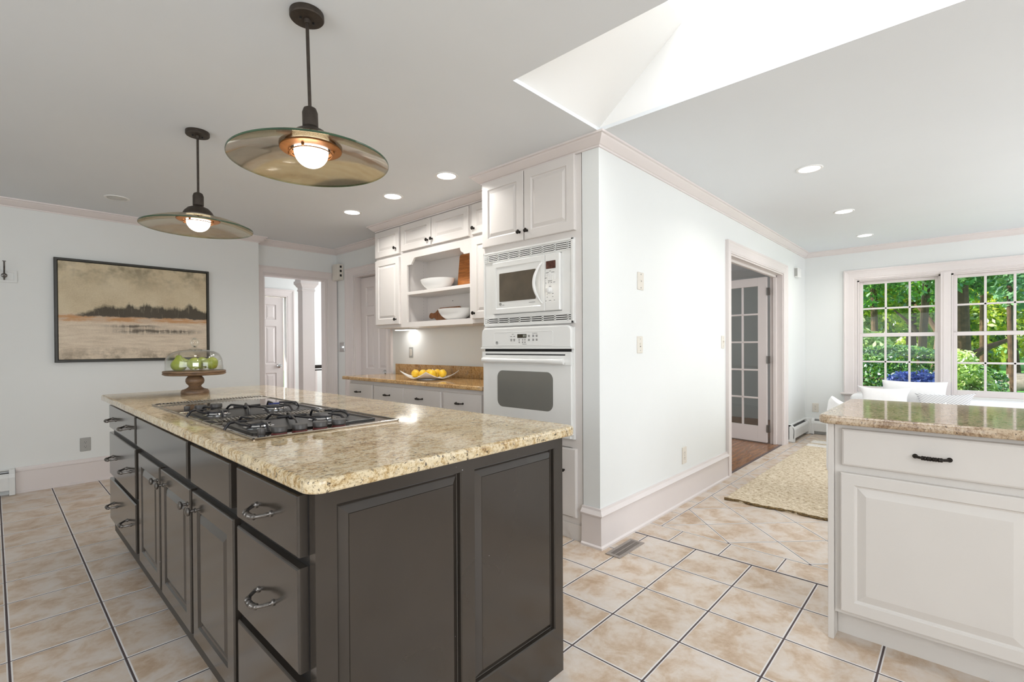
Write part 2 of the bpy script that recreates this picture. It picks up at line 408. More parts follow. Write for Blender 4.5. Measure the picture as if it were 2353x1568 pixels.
def box(x0, x1, y0, y1, z0, z1, bev=0, seg=2): return add_box(nb(), x0, x1, y0, y1, z0, z1, bev, seg)

def add_prism(bm, pts, f0, f1, mp):
    """pts: 2-D outline; mp(a, b, t) gives the 3-D point; extruded from t=f0 to t=f1"""
    A = [bm.verts.new(mp(a, b, f0)) for a, b in pts]; B = [bm.verts.new(mp(a, b, f1)) for a, b in pts]
    bm.faces.new(A); bm.faces.new(B[::-1]); n = len(pts)
    for i in range(n): bm.faces.new((A[i], B[i], B[(i+1) % n], A[(i+1) % n]))
    return bm

def add_sweep(bm, prof, path, closed=False):
    """prof: (d, z) points - d outward; path: list of ((x, y), (nx, ny)) stations: 3-D = (x+nx*d, y+ny*d, z)"""
    rings = [[bm.verts.new((p[0][0]+p[1][0]*d, p[0][1]+p[1][1]*d, z)) for d, z in prof] for p in path]
    n = len(prof)
    for i in range(len(rings)-1):
        for j in range(n): bm.faces.new((rings[i][j], rings[i+1][j], rings[i+1][(j+1) % n], rings[i][(j+1) % n]))
    bm.faces.new(rings[0][::-1]); bm.faces.new(rings[-1])
    return bm

def rrect(u0, u1, z0, z1, r, n=5, corners=(1, 1, 1, 1)):
    """counter-clockwise rounded rectangle; corners: (u0z0, u1z0, u1z1, u0z1)"""
    P = []
    for (cu, cz, a0, k, su, sz) in ((u0, z0, PI, 0, 1, 1), (u1, z0, 1.5*PI, 1, -1, 1), (u1, z1, 0, 2, -1, -1), (u0, z1, .5*PI, 3, 1, -1)):
        rr = max(r*corners[k], 1e-5)
        for i in range(n+1):
            a = a0 + (PI/2)*i/n
            P.append((cu+su*rr+rr*math.cos(a), cz+sz*rr+rr*math.sin(a)))
    return P

def add_loops(bm, loops, mp, cap0=True, cap1=True):
    """loops: list of ([(u, z)...], w)"""
    R = [[bm.verts.new(mp(u, z, wv)) for u, z in L] for L, wv in loops]
    n = len(R[0])
    for a, b in zip(R, R[1:]):
        for j in range(n): bm.faces.new((a[j], a[(j+1) % n], b[(j+1) % n], b[j]))
    if cap0: bm.faces.new(R[0][::-1])
    if cap1: bm.faces.new(R[-1])
    return bm

def rl(bm, u0, u1, z0, z1, prof, mp, cap0=True, cap1=True):
    """rectangular rings: prof = [(inset, w), ...]"""
    loops = [([(u0+i, z0+i), (u1-i, z0+i), (u1-i, z1-i), (u0+i, z1-i)], wv) for i, wv in prof]
    return add_loops(bm, loops, mp, cap0, cap1)

def rrl(bm, u0, u1, z0, z1, r, prof, mp, n=5, corners=(1, 1, 1, 1), cap0=True, cap1=True):
    loops = [(rrect(u0+i, u1-i, z0+i, z1-i, max(r-i, .0008), n, corners), wv) for i, wv in prof]
    return add_loops(bm, loops, mp, cap0, cap1)

def fx(X): return lambda u, z, wv: (X-wv, u, z)          # faces -x, u is y
def fy(Y): return lambda u, z, wv: (u, Y-wv, z)          # faces -y, u is x
def fz(Z): return lambda u, v, wv: (u, v, Z+wv)          # faces up

def raised(u0, u1, z0, z1, mp, t=.02, fr=.052, bev=.036):
    bm = nb()
    prof = [(0, 0), (0, t-.005), (.0015, t-.0015), (.005, t), (fr, t), (fr+.004, t-.007), (fr+.010, t-.009), (fr+.010+bev, t-.001), (fr+.012+bev, t-.001)]
    return rl(bm, u0, u1, z0, z1, prof, mp)

def slab(u0, u1, z0, z1, mp, t=.02, e=.008):
    return rl(nb(), u0, u1, z0, z1, [(0, 0), (0, t-e), (e*.35, t-e*.3), (e, t)], mp)

def frame_mat(dir_):
    d = Vector(dir_).normalized(); h = Vector((0, 0, 1)) if abs(d.z) < .9 else Vector((1, 0, 0))
    a = d.cross(h).normalized(); b = d.cross(a).normalized()
    return a, b, d

def add_tube(bm, pts, r, n=10, cap=True):
    P = [Vector(p) for p in pts]; rad = r if isinstance(r, (list, tuple)) else [r]*len(P)
    rings = []; a = None
    for i, p in enumerate(P):
        d = (P[min(i+1, len(P)-1)] - P[max(i-1, 0)]).normalized()
        if a is None: a, b, _ = frame_mat(d)
        else:
            a = (a - d*a.dot(d)).normalized(); b = d.cross(a).normalized()
        b = d.cross(a).normalized()
        rings.append([bm.verts.new(p + a*rad[i]*math.cos(2*PI*k/n) + b*rad[i]*math.sin(2*PI*k/n)) for k in range(n)])
    for A, B in zip(rings, rings[1:]):
        for k in range(n): bm.faces.new((A[k], A[(k+1) % n], B[(k+1) % n], B[k]))
    if cap: bm.faces.new(rings[0][::-1]); bm.faces.new(rings[-1])
    return bm

def add_lathe(bm, prof, o, axis=(0, 0, 1), n=32, cap=True):
    """prof: (r, h) along axis from o"""
    a, b, d = frame_mat(axis); o = Vector(o); R = []
    for r, h in prof:
        if r < 1e-6: R.append([bm.verts.new(o+d*h)])
        else: R.append([bm.verts.new(o + d*h + a*r*math.cos(2*PI*k/n) + b*r*math.sin(2*PI*k/n)) for k in range(n)])
    for A, B in zip(R, R[1:]):
        for k in range(n):
            k2 = (k+1) % n
            if len(A) == 1 and len(B) == 1: continue
            if len(A) == 1: bm.faces.new((A[0], B[k2], B[k]))
            elif len(B) == 1: bm.faces.new((A[k], A[k2], B[0]))
            else: bm.faces.new((A[k], A[k2], B[k2], B[k]))
    if cap:
        if len(R[0]) > 1: bm.faces.new(R[0][::-1])
        if len(R[-1]) > 1: bm.faces.new(R[-1])
    return bm

def wloc(o):
    v = Vector((0, 0, 0))
    while o is not None: v += o.location; o = o.parent
    return v

def obj(name, bm, m, parent=None, smooth=False, local=False, fix=True, angle=35):
    me = bpy.data.meshes.new(name)
    if fix: bmesh.ops.recalc_face_normals(bm, faces=bm.faces)
    if parent is not None and not local: bmesh.ops.translate(bm, vec=-wloc(parent), verts=bm.verts)
    bm.to_mesh(me); bm.free()
    if smooth:
        for p in me.polygons: p.use_smooth = True
        try: me.set_sharp_from_angle(angle=math.radians(angle))
        except Exception: pass
        for p in me.polygons:
            if len(p.vertices) > 6:        # large flat caps stay truly flat
                p.use_smooth = False
    me.materials.append(MT[m] if isinstance(m, str) else m)
    o = bpy.data.objects.new(name, me); C.objects.link(o)
    if parent is not None: o.parent = parent
    return o

def thing(name, label, cat, loc, group=None, rotz=0):
    o = bpy.data.objects.new(name, None); C.objects.link(o); o.empty_display_size = .05
    o.location = loc; o.rotation_euler = (0, 0, rotz); o['label'] = label; o['category'] = cat
    if group: o['group'] = group
    return o

def tag(o, label, cat, group=None, kind=None):
    o['label'] = label; o['category'] = cat
    if group: o['group'] = group
    if kind: o['kind'] = kind
    return o

def struct(name, bm, m, parent=None, **kw):
    o = obj(name, bm, m, parent, **kw)
    if parent is None: o['kind'] = 'structure'
    return o

def dup(root, loc, label, group=None):
    r = root.copy(); C.objects.link(r); r.location = loc; r['label'] = label
    if group: r['group'] = group
    for ch in list(root.children):
        c = ch.copy(); C.objects.link(c); c.parent = r
        for g in list(ch.children):
            d = g.copy(); C.objects.link(d); d.parent = c
    return r

# cabinet hardware -----------------------------------------------------------
def knob(parent, p, out, m='bronze', s=1.0):
    bm = nb()
    add_lathe(bm, [(0, 0), (.009*s, 0), (.009*s, .002*s), (.005*s, .004*s), (.0048*s, .014*s), (.0135*s, .018*s), (.0155*s, .022*s), (.0135*s, .027*s), (.006*s, .030*s), (0, .0305*s)], p, out, 20)
    return obj('knob', bm, m, parent, smooth=True)

def pull(parent, p, out, along, half=.048, m='bronze', depth=.030, drop=0.0):
    """D-shaped pull with a ribbed grip"""
    p = Vector(p); o = Vector(out); a = Vector(along); bm = nb(); dz = Vector((0, 0, -drop))
    for s in (-1, 1):
        add_lathe(bm, [(0, 0), (.0085, 0), (.0085, .003), (.0055, .006), (.005, .012), (0, .012)], p+a*half*s, out, 14)
    pts = []; rad = []
    N = 33
    for i in range(N):
        t = -1 + 2*i/(N-1)
        prof = (1-abs(t)**3.2)
        pts.append(p + a*(half*t*1.02) + o*(.006+depth*prof) + dz*prof)
        rr = .0050
        if abs(t) < .62: rr = .0060 + .0024*abs(math.sin(t*PI/.155))
        rad.append(rr)
    add_tube(bm, pts, rad, 10)
    return obj('handle', bm, m, parent, smooth=True)
# ================================================================ the setting
ZC = 2.4607
XF, XW, YW, XS, YP, YQ, XK = 2.45, 3.02, 1.594, 7.563, 5.853, 5.961, 2.045
# ---- tiled floor: every tile is a slightly raised bevelled slab on the grout bed
def clip(poly, x0, x1, y0, y1):
    for ax, val, sg in ((0, x0, 1), (0, x1, -1), (1, y0, 1), (1, y1, -1)):
        out = []
        for i in range(len(poly)):
            a, b = poly[i], poly[(i+1) % len(poly)]
            da, db = sg*(a[ax]-val), sg*(b[ax]-val)
            if da >= 0: out.append(a)
            if (da >= 0) != (db >= 0):
                t = da/(da-db); out.append((a[0]+t*(b[0]-a[0]), a[1]+t*(b[1]-a[1])))
        poly = out
        if len(poly) < 3: return []
    return poly
def shrink(poly, g):
    n = len(poly); res = []
    for i in range(n):
        p0, p1, p2 = Vector(poly[i-1]), Vector(poly[i]), Vector(poly[(i+1) % n])
        d1, d2 = (p1-p0), (p2-p1)
        if d1.length < 1e-5 or d2.length < 1e-5: return None
        d1.normalize(); d2.normalize()
        n1, n2 = Vector((-d1.y, d1.x)), Vector((-d2.y, d2.x))
        k = 1+n1.dot(n2)
        if k < .05: return None
        q = p1+(n1+n2)*(g/k); res.append((q.x, q.y))
    a = sum(res[i][0]*res[(i+1) % n][1]-res[(i+1) % n][0]*res[i][1] for i in range(n))/2
    return res if a > 2e-4 else None
V, Fc, RN, MI = [], [], [], []
def tile(poly, g):
    poly = [p for i, p in enumerate(poly) if (Vector(p)-Vector(poly[i-1])).length > 1e-4]
    if len(poly) < 3: return
    o = shrink(poly, g); i_ = shrink(poly, g+.0018); j_ = shrink(poly, g+.0048)
    if not o or not i_: return
    if not j_: j_ = i_
    n = len(o); b = len(V); r = random.random()
    V.extend([(x, y, -.0014) for x, y in o]); V.extend([(x, y, -.0006) for x, y in o]); V.extend([(x, y, -.0001) for x, y in i_]); V.extend([(x, y, 0.0) for x, y in j_])
    for k in range(n):
        k2 = (k+1) % n
        Fc.append((b+k, b+k2, b+n+k2, b+n+k)); Fc.append((b+n+k, b+n+k2, b+2*n+k2, b+2*n+k)); Fc.append((b+2*n+k, b+2*n+k2, b+3*n+k2, b+3*n+k))
    Fc.append(tuple(b+3*n+k for k in range(n)))
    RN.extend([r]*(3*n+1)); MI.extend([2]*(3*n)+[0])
def rect(x0, x1, y0, y1): return [(x0, y0), (x1, y0), (x1, y1), (x0, y1)]
TX, TY = .3087, .3115
KX = 2.817
xs_ = [KX] + [2.5044-TX*k for k in range(0, 18)]
ys_ = [1.4744+TY*k for k in range(-14, 16)]
for i in range(len(xs_)-1):
    for j in range(len(ys_)-1):
        p = clip(rect(xs_[i+1], xs_[i], ys_[j], ys_[j+1]), -2.55, KX-.004, -2.6, 5.97)
        if p: tile(p, .0036)
yj = [1.60, 1.338] + [1.338-.3025*k for k in range(1, 14)]
for a, b in zip(yj, yj[1:]): tile(clip(rect(KX+.004, 3.030, b, a), 0, 9, -2.6, 1.6), .0030)
xj = [3.030] + [3.338+.319*k for k in range(0, 14)]
for a, b in zip(xj, xj[1:]): tile(clip(rect(a, b, 1.487, 1.600), 0, 7.57, -3, 1.6), .0026)
q = .437
for i in range(-2, 24):
    for j in range(-12, 14):
        s0, s1, d0, d1 = 4.53+q*j, 4.53+q*(j+1), 1.55+q*i, 1.55+q*(i+1)
        poly = [((s+d)/2, (s-d)/2) for s, d in ((s0, d0), (s0, d1), (s1, d1), (s1, d0))]
        a = sum(poly[k][0]*poly[(k+1) % 4][1]-poly[(k+1) % 4][0]*poly[k][1] for k in range(4))
        if a < 0: poly = poly[::-1]
        p = clip(poly, 3.030, 7.57, -2.6, 1.487)
        if p: tile(p, .0026)
b = len(V); V.extend([(-2.6, -2.6, -.0014), (7.6, -2.6, -.0014), (7.6, 1.61, -.0014), (2.0, 1.61, -.0014), (2.0, 1.61, -.0014)])
V.extend([(-2.6, 5.97, -.0014), (3.03, 5.97, -.0014), (3.03, 1.61, -.0014), (-2.6, 1.61, -.0014)])
Fc.append((b, b+1, b+2, b+8)); Fc.append((b+8, b+7, b+6, b+5)); RN.extend([0, 0]); MI.extend([1, 1])
me = bpy.data.meshes.new('floor'); me.from_pydata(V, [], Fc); me.materials.append(MT['tile']); me.materials.append(MT['grout']); me.materials.append(MT['tile_edge_highlight'])
at = me.attributes.new('rnd', 'FLOAT', 'FACE'); at.data.foreach_set('value', RN)
me.polygons.foreach_set('material_index', MI); me.update()
fl = bpy.data.objects.new('floor', me); C.objects.link(fl); fl['kind'] = 'structure'
# threshold line between the kitchen tiles and the diagonal field
# wood floors of the rooms beyond
bm = nb(); add_box(bm, 3.17, 8.6, 1.625, 5.86, -.06, -.001); add_box(bm, 1.3, 5.05, 5.975, 9.2, -.06, -.001)
struct('floor', bm, 'oakfloor')
struct('trim_1', box(4.64, 6.46, 1.600, 1.624, -.02, .003, .002), 'sill')

# ---- ceiling with the skylight opening
SX0, SX1, SY0, SY1 = 1.665, 2.40, -.02, 1.556
CT = ZC+.02
bm = nb()
add_box(bm, -2.7, SX0, -2.7, 9.3, ZC, CT); add_box(bm, SX1, 8.7, -2.7, 9.3, ZC, CT)
add_box(bm, SX0, SX1, -2.7, SY0, ZC, CT); add_box(bm, SX0, SX1, SY1, 9.3, ZC, CT)
struct('ceiling', bm, 'ceil')
# ---- light shaft
ZT = 3.55
bm = nb()
add_box(bm, SX1, SX1+.05, SY0-.05, SY1+.05, CT, ZT)
add_box(bm, SX0-.05, SX0, SY0-.05, SY1+.05, CT, ZT)
add_box(bm, SX0, SX1, SY0-.05, SY0, CT, ZT)
add_prism(bm, [(SY1, CT), (1.05, 2.871), (1.05, ZT), (1.10, ZT), (SY1+.05, ZT), (SY1+.05, CT)], SX0, SX1, lambda a, b, t: (t, a, b))
struct('wall_skylight_shaft', bm, 'shaft')
bm = nb()
for a in ((SX0-.08, SX0+.02, -.1, 1.2), (SX1-.02, SX1+.08, -.1, 1.2), (SX0, SX1, -.1, 0), (SX0, SX1, 1.04, 1.2)):
    add_box(bm, a[0], a[1], a[2], a[3], ZT, ZT+.06)
sw = struct('window_3', bm, 'trim')
obj('window_pane', box(SX0, SX1, -.02, 1.06, ZT+.02, ZT+.03), 'pane', sw)

# ---- walls
struct('wall_far', box(-2.6, XK, YP, YQ+.1, 0, ZC), 'wall')
bm = nb(); add_box(bm, XK, 2.136, YQ, YQ+.1, 0, ZC); add_box(bm, 2.886, 3.16, YQ, YQ+.1, 0, ZC); add_box(bm, 2.136, 2.886, YQ, YQ+.1, 2.072, ZC)
struct('wall_hall_side', bm, 'wall')
bm = nb(); add_box(bm, XW, XW+.14, 1.72, 4.79, 0, ZC); add_box(bm, XW, XW+.14, 5.51, YQ, 0, ZC); add_box(bm, XW, XW+.14, 4.79, 5.51, 2.085, ZC)
struct('wall_right', bm, 'wall')
bm = nb(); add_box(bm, XF, 4.65, YW, 1.715, 0, ZC); add_box(bm, 6.45, XS+.14, YW, 1.715, 0, ZC); add_box(bm, 4.65, 6.45, YW, 1.715, 2.068, ZC)
struct('wall_wing', bm, 'wall')
WZ0, WZ1 = .60, 2.052
bm = nb(); add_box(bm, XS, XS+.14, 1.015, YW, 0, ZC); add_box(bm, XS, XS+.14, -2.6, -.737, 0, ZC)
add_box(bm, XS, XS+.14, -.737, 1.015, 0, WZ0); add_box(bm, XS, XS+.14, -.737, 1.015, WZ1, ZC)
struct('wall_window', bm, 'wall')
struct('wall_back', box(-2.7, XS+.14, -2.7, -2.6, -.1, ZC), 'wall')
struct('wall_left', box(-2.7, -2.6, -2.7, 6.06, -.1, ZC), 'wall')
# hall shell
bm = nb(); add_box(bm, 1.2, 1.3, 6.06, 9.2, 0, ZC); add_box(bm, 5.05, 5.15, 6.06, 9.2, 0, ZC); add_box(bm, 1.3, 2.5, 8.0, 8.1, 0, ZC); add_box(bm, 3.2, 5.05, 8.0, 8.1, 0, ZC); add_box(bm, 2.5, 3.2, 8.0, 8.1, 2.02, ZC)
add_box(bm, 3.16, 5.05, 5.961, 6.06, 0, ZC)
struct('wall_hall', bm, 'wall')
# parlour shell behind the french door
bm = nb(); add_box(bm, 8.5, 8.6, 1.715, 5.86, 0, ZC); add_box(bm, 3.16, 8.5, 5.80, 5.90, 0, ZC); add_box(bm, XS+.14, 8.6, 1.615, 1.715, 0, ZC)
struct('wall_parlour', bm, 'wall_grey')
bm = nb(); add_box(bm, 8.485, 8.5, 1.72, 5.8, .86, .92); add_box(bm, 8.48, 8.5, 1.72, 5.8, 0, .18)
add_sweep(bm, [(0, 2.34), (.015, 2.34), (.09, 2.44), (.09, 2.46), (0, 2.46)], [((8.5, 1.716), (-1, 0)), ((8.5, 5.8), (-1, 0))])
struct('trim_2', bm, 'wall_grey')

# ---- crown moulding
CP = [(0, 2.396), (.010, 2.396), (.012, 2.405), (.020, 2.408), (.032, 2.418), (.045, 2.430), (.055, 2.440), (.060, 2.448), (.072, 2.450), (.074, 2.4605), (0, 2.4605)]
bm = nb()
add_sweep(bm, CP, [((-2.6, YP), (0, -1)), ((XK, YP), (1, -1)), ((XK, YQ), (1, -1)), ((XW, YQ), (-1, -1)), ((XW, 4.49), (-1, 0))])
struct('trim_3', bm, 'trim')
bm = nb()
add_sweep(bm, CP, [((XW, 4.485), (0, 1)), ((2.71, 4.485), (-1, 1)), ((2.71, 2.605), (-1, 0))])
add_sweep(bm, CP, [((2.95, 2.600), (0, 1)), ((XF, 2.600), (-1, 1)), ((XF, YW), (-1, -1)), ((XS, YW), (-1, -1)), ((XS, -2.6), (-1, 0))])
struct('trim_4', bm, 'trim')

# ---- baseboards
BP = [(0, 0), (.030, 0), (.030, .012), (.020, .020), (.018, .190), (.030, .194), (.033, .202), (.026, .212), (.016, .224), (.014, .236), (0, .236)]
struct('baseboard_wing', add_sweep(nb(), BP, [((XF, 1.716), (-1, 0)), ((XF, YW), (-1, -1)), ((4.545, YW), (0, -1))]), 'trim')
BP2 = [(0, 0), (.022, 0), (.022, .010), (.014, .016), (.014, .178), (.018, .182), (.018, .190), (.012, .200), (.010, .216), (0, .216)]
struct('baseboard_far', add_sweep(nb(), BP2, [((.125, YP), (0, -1)), ((XK, YP), (0, -1))]), 'trim')
struct('baseboard_window', add_sweep(nb(), BP2, [((XS, -1.2), (-1, 0)), ((XS, -2.6), (-1, 0))]), 'trim')

# ---- casings
def casing(bm, u0, u1, z1, mp, wl, wr=None, wt=None, t=.02, bottom=0.0):
    wr = wl if wr is None else wr; wt = wl if wt is None else wt
    prof = lambda w: [(0, 0), (0, t*.7), (w*.12, t*.55), (w*.16, t*.8), (w*.55, t*.9), (w*.80, t*1.15), (w*.86, t*1.4), (w, t*1.4), (w, 0)]
    # mitred three-sided frame swept around the opening
    n = 9; st = []
    P = [((u0, bottom), (-1, 0), wl, wl), ((u0, z1), (-1, 1), wl, wt), ((u1, z1), (1, 1), wr, wt), ((u1, bottom), (1, 0), wr, wr)]
    rings = []
    for (u, z), (a, b_), wu, wz in P:
        rings.append([bm.verts.new(mp(u+a*f*wu, z+b_*f*wz, wv)) for f, wv in [(d/1.0, x) for d, x in [(p[0], p[1]) for p in prof(1.0)]]])
    for A, B in zip(rings, rings[1:]):
        for j in range(n): bm.faces.new((A[j], B[j], B[(j+1) % n], A[(j+1) % n]))
    bm.faces.new(rings[0][::-1]); bm.faces.new(rings[-1])
bm = nb(); casing(bm, 2.136, 2.886, 2.072, fy(YQ), .084, .126, .09)
add_box(bm, 2.866, 2.886, YQ-.002, YQ+.11, 0, 2.072); add_box(bm, 2.136, 2.866, YQ-.002, YQ+.11, 2.052, 2.072); add_box(bm, 2.129, 2.140, YQ-.002, YQ+.11, 0, 2.052)
struct('trim_5', bm, 'trim')
bm = nb(); casing(bm, 4.79, 5.51, 2.085, fx(XW), .115, .19, .10)
add_box(bm, XW-.002, XW+.14, 5.495, 5.51, 0, 2.085); add_box(bm, XW-.002, XW+.14, 4.79, 4.805, 0, 2.085); add_box(bm, XW-.002, XW+.14, 4.805, 5.495, 2.07, 2.085)
struct('trim_6', bm, 'trim')
bm = nb(); casing(bm, 4.65, 6.45, 2.068, fy(YW), .11, .14, .11)
add_box(bm, 4.638, 4.652, YW-.002, 1.73, 0, 2.068); add_box(bm, 6.435, 6.45, YW-.002, 1.73, 0, 2.068); add_box(bm, 4.652, 6.435, YW-.002, 1.73, 2.052, 2.068)
add_box(bm, 6.405, 6.435, 1.655, 1.69, 0, 2.052, .003); add_box(bm, 4.66, 6.435, 1.655, 1.69, 2.025, 2.052, .003)
struct('trim_7', bm, 'trim')
# window wall casing, mullion, stool and apron
bm = nb(); casing(bm, -.737, 1.015, WZ1, fx(XS), .126, .126, .119, .022, .585)
add_box(bm, XS-.022, XS+.12, .093, .185, .60, WZ1); add_box(bm, XS-.026, XS, .118, .160, .60, WZ1)
add_box(bm, XS-.055, XS+.12, -.90, 1.175, .560, .585, .008); add_box(bm, XS-.030, XS, -.87, 1.150, .545, .560, .004); add_box(bm, XS-.018, XS, -.85, 1.135, .46, .546, .004)
add_box(bm, XS-.002, XS+.12, -.737, -.722, .585, WZ1); add_box(bm, XS-.002, XS+.12, 1.000, 1.015, .585, WZ1); add_box(bm, XS-.002, XS+.12, -.722, 1.0, 2.036, WZ1)
struct('trim_8', bm, 'trim')

# ---- double-hung windows
def sash_window(name, y0, y1):
    fr = nb(); 
    add_box(fr, XS+.03, XS+.12, y0, y0+.018, .586, 2.036); add_box(fr, XS+.03, XS+.12, y1-.018, y1, .586, 2.036)
    add_box(fr, XS+.03, XS+.12, y0, y1, .586, .604); add_box(fr, XS+.03, XS+.12, y0, y1, 2.020, 2.036)
    root = struct(name, fr, 'trim')
    ya, yb = y0+.018, y1-.018
    for nm, xx, z0, z1, b0, t0 in (('upper_sash', XS+.078, 1.320, 2.020, .035, .036), ('lower_sash', XS+.040, .604, 1.350, .070, .042)):
        g0, g1 = z0+b0, z1-t0; s = .034; bm = nb()
        mp = lambda u, z, wv, X=xx: (X+.030-wv, u, z)
        add_box(bm, xx, xx+.032, ya, ya+s, z0, z1, .003); add_box(bm, xx, xx+.032, yb-s, yb, z0, z1, .003)
        add_box(bm, xx, xx+.032, ya+s, yb-s, z0, g0, .003); add_box(bm, xx, xx+.032, ya+s, yb-s, g1, z1, .003)
        sa = obj(nm, bm, 'trim', root)
        bm = nb(); wd = (yb-ya-2*s)
        for k in (1, 2):
            yy = ya+s+wd*k/3; add_box(bm, xx+.004, xx+.028, yy-.011, yy+.011, g0, g1, .003)
        zz = (g0+g1)/2; add_box(bm, xx+.004, xx+.028, ya+s, yb-s, zz-.011, zz+.011, .003)
        obj('muntin', bm, 'trim', sa)
        obj('window_pane', box(xx+.014, xx+.017, ya+s, yb-s, g0, g1), 'pane', sa)
    return root
sash_window('window_1', .187, .998)
sash_window('window_2', -.720, .091)

# ---- doors
def six_panel(bm, u0, u1, z0, z1, mp, t=.035):
    w_ = u1-u0; h = z1-z0; m = .11; rails = [z0, z0+.22, z0+.22+.56, z0+.22+.56+.12, z1-.40, z1-.40+.10, z1-.11, z1]
    st = [u0, u0+m, (u0+u1)/2-.05, (u0+u1)/2+.05, u1-m, u1]
    rows = [(z0+.22, z0+.80), (z0+.94, z1-.46), (z1-.36, z1-.12)]
    cols = [(u0+m, (u0+u1)/2-.045), ((u0+u1)/2+.045, u1-m)]
    def bx(a, b, c, d, wa, wb):
        p = mp(a, c, wa); q_ = mp(b, d, wb); add_box(bm, p[0], q_[0], p[1], q_[1], p[2], q_[2])
    zs = [z0] + [v for r in rows for v in r] + [z1]
    bx(u0, cols[0][0], z0, z1, 0, t); bx(cols[1][1], u1, z0, z1, 0, t); bx(cols[0][1], cols[1][0], z0, z1, 0, t)
    for a, b_ in ((z0, rows[0][0]), (rows[0][1], rows[1][0]), (rows[1][1], rows[2][0]), (rows[2][1], z1)):
        bx(cols[0][0], cols[0][1], a, b_, 0, t); bx(cols[1][0], cols[1][1], a, b_, 0, t)
    for c0, c1 in cols:
        for r0, r1 in rows:
            rl(bm, c0, c1, r0, r1, [(0, .002), (0, t), (.001, t), (.012, t-.012), (.018, t-.012), (.045, t-.004), (.05, t-.004)], mp)
    return bm
dr = struct('door_1', six_panel(nb(), 4.81, 5.490, .012, 2.062, fx(XW+.115), .035), 'trim')
add = nb(); add_lathe(add, [(0, 0), (.030, 0), (.030, .006), (.012, .012), (.012, .035), (.027, .045), (.030, .058), (.020, .070), (0, .073)], (XW+.08, 4.88, .92), (-1, 0, 0), 24)
obj('door_knob', add, 'chrome', dr, smooth=True)
# leaf standing open at the hall doorway, seen edge-on
bm = six_panel(nb(), 0, .70, .012, 2.04, lambda u, z, wv: (2.150+wv, YQ+.115+u, z), .036)
dl = struct('door_2', bm, 'trim')
# closed white door in the hall
dh = struct('door_3', six_panel(nb(), 2.52, 3.165, .012, 2.012, fy(8.06), .035), 'trim')
bm = nb(); add_lathe(bm, [(0, 0), (.032, 0), (.032, .006), (.012, .012), (.012, .035), (.027, .045), (.030, .058), (.020, .070), (0, .073)], (3.09, 8.02, .92), (0, -1, 0), 24)
obj('door_knob', bm, 'chrome', dh, smooth=True)
bm = nb(); casing(bm, 2.5, 3.2, 2.02, fy(8.0), .12); struct('trim_9', bm, 'trim')
bm = nb(); add_sweep(bm, BP2, [((3.32, 8.0), (0, -1)), ((5.05, 8.0), (0, -1))]); struct('baseboard_hall', bm, 'trim')

# french door leaf, hinged at the far jamb and standing open into the next room
fd = struct('door_4', nb(), 'trim')
FW, FT = .80, .036
def FP(u, z, wv): return (-wv, u, z)
bm = nb(); g0, g1 = .207, 1.94; s1, s2 = .105, .695
add_box(bm, -FT, 0, 0, s1, .012, 2.045, .002); add_box(bm, -FT, 0, s2, FW, .012, 2.045, .002)
add_box(bm, -FT, 0, s1, s2, .012, g0, .002); add_box(bm, -FT, 0, s1, s2, g1, 2.045, .002)
bm.to_mesh(fd.data); bm.free()
bm = nb()
for k in (1, 2):
    u = s1+(s2-s1)*k/3; add_box(bm, -FT+.003, -.003, u-.011, u+.011, g0, g1, .004)
for k in range(1, 5):
    z = g0+(g1-g0)*k/5; add_box(bm, -FT+.003, -.003, s1, s2, z-.011, z+.011, .004)
obj('muntin', bm, 'trim', fd, local=True)
obj('window_pane', box(-FT*.5-.002, -FT*.5+.002, s1, s2, g0, g1), 'pane_grey', fd, local=True)
for z in (.185, 1.03, 1.865):
    bm = nb(); add_tube(bm, [(-FT-.004, -.006, z-.045), (-FT-.004, -.006, z+.045)], .008, 12)
    add_box(bm, -FT-.002, -.004, -.003, 0, z-.045, z+.045); add_box(bm, -FT-.006, -FT+.030, -.030, -.006, z-.045, z+.045, .001)
    obj('hinge', bm, 'hinge', fd, local=True)
fd.location = (6.435, 1.755, 0); fd.rotation_euler = (0, 0, math.radians(-9))

# hall column with a moulded capital, and the stair rail behind it
cx0, cx1, cy0, cy1 = 3.03, 3.203, 7.0, 7.15
bm = nb(); add_box(bm, cx0, cx1, cy0, cy1, 0, 2.03)
cxm, cym = (cx0+cx1)/2, (cy0+cy1)/2
col = struct('trim_10', bm, 'trim')
bm = nb(); prof = [(0, 2.03), (.008, 2.03), (.012, 2.045), (.004, 2.05), (.004, 2.08), (.014, 2.09), (.032, 2.12), (.044, 2.135), (.044, 2.17), (.03, 2.18), (.03, 2.2), (0, 2.2)]
mp = lambda u, v, wv: (u, v, wv)
add_loops(bm, [([(cx0-d, cy0-d), (cx1+d, cy0-d), (cx1+d, cy1+d), (cx0-d, cy1+d)], z) for d, z in prof], mp)
obj('capital', bm, 'trim', col)
struct('trim_11', box(3.0, 5.05, 7.0, 7.15, 2.2, ZC), 'trim')
rr = thing('stair_railing', 'dark handrail on white balusters glimpsed right of the hall column', 'railing', (3.5, 7.2, 0))
obj('handrail', box(3.21, 4.6, 7.17, 7.23, .895, .945, .012), 'bronze', rr)
obj('rail_strip', box(3.21, 4.6, 7.18, 7.22, .862, .878, .003), 'bronze', rr)
for k in range(9):
    obj('baluster', box(3.29+k*.15, 3.322+k*.15, 7.184, 7.216, 0, .862, .003), 'trim', rr)
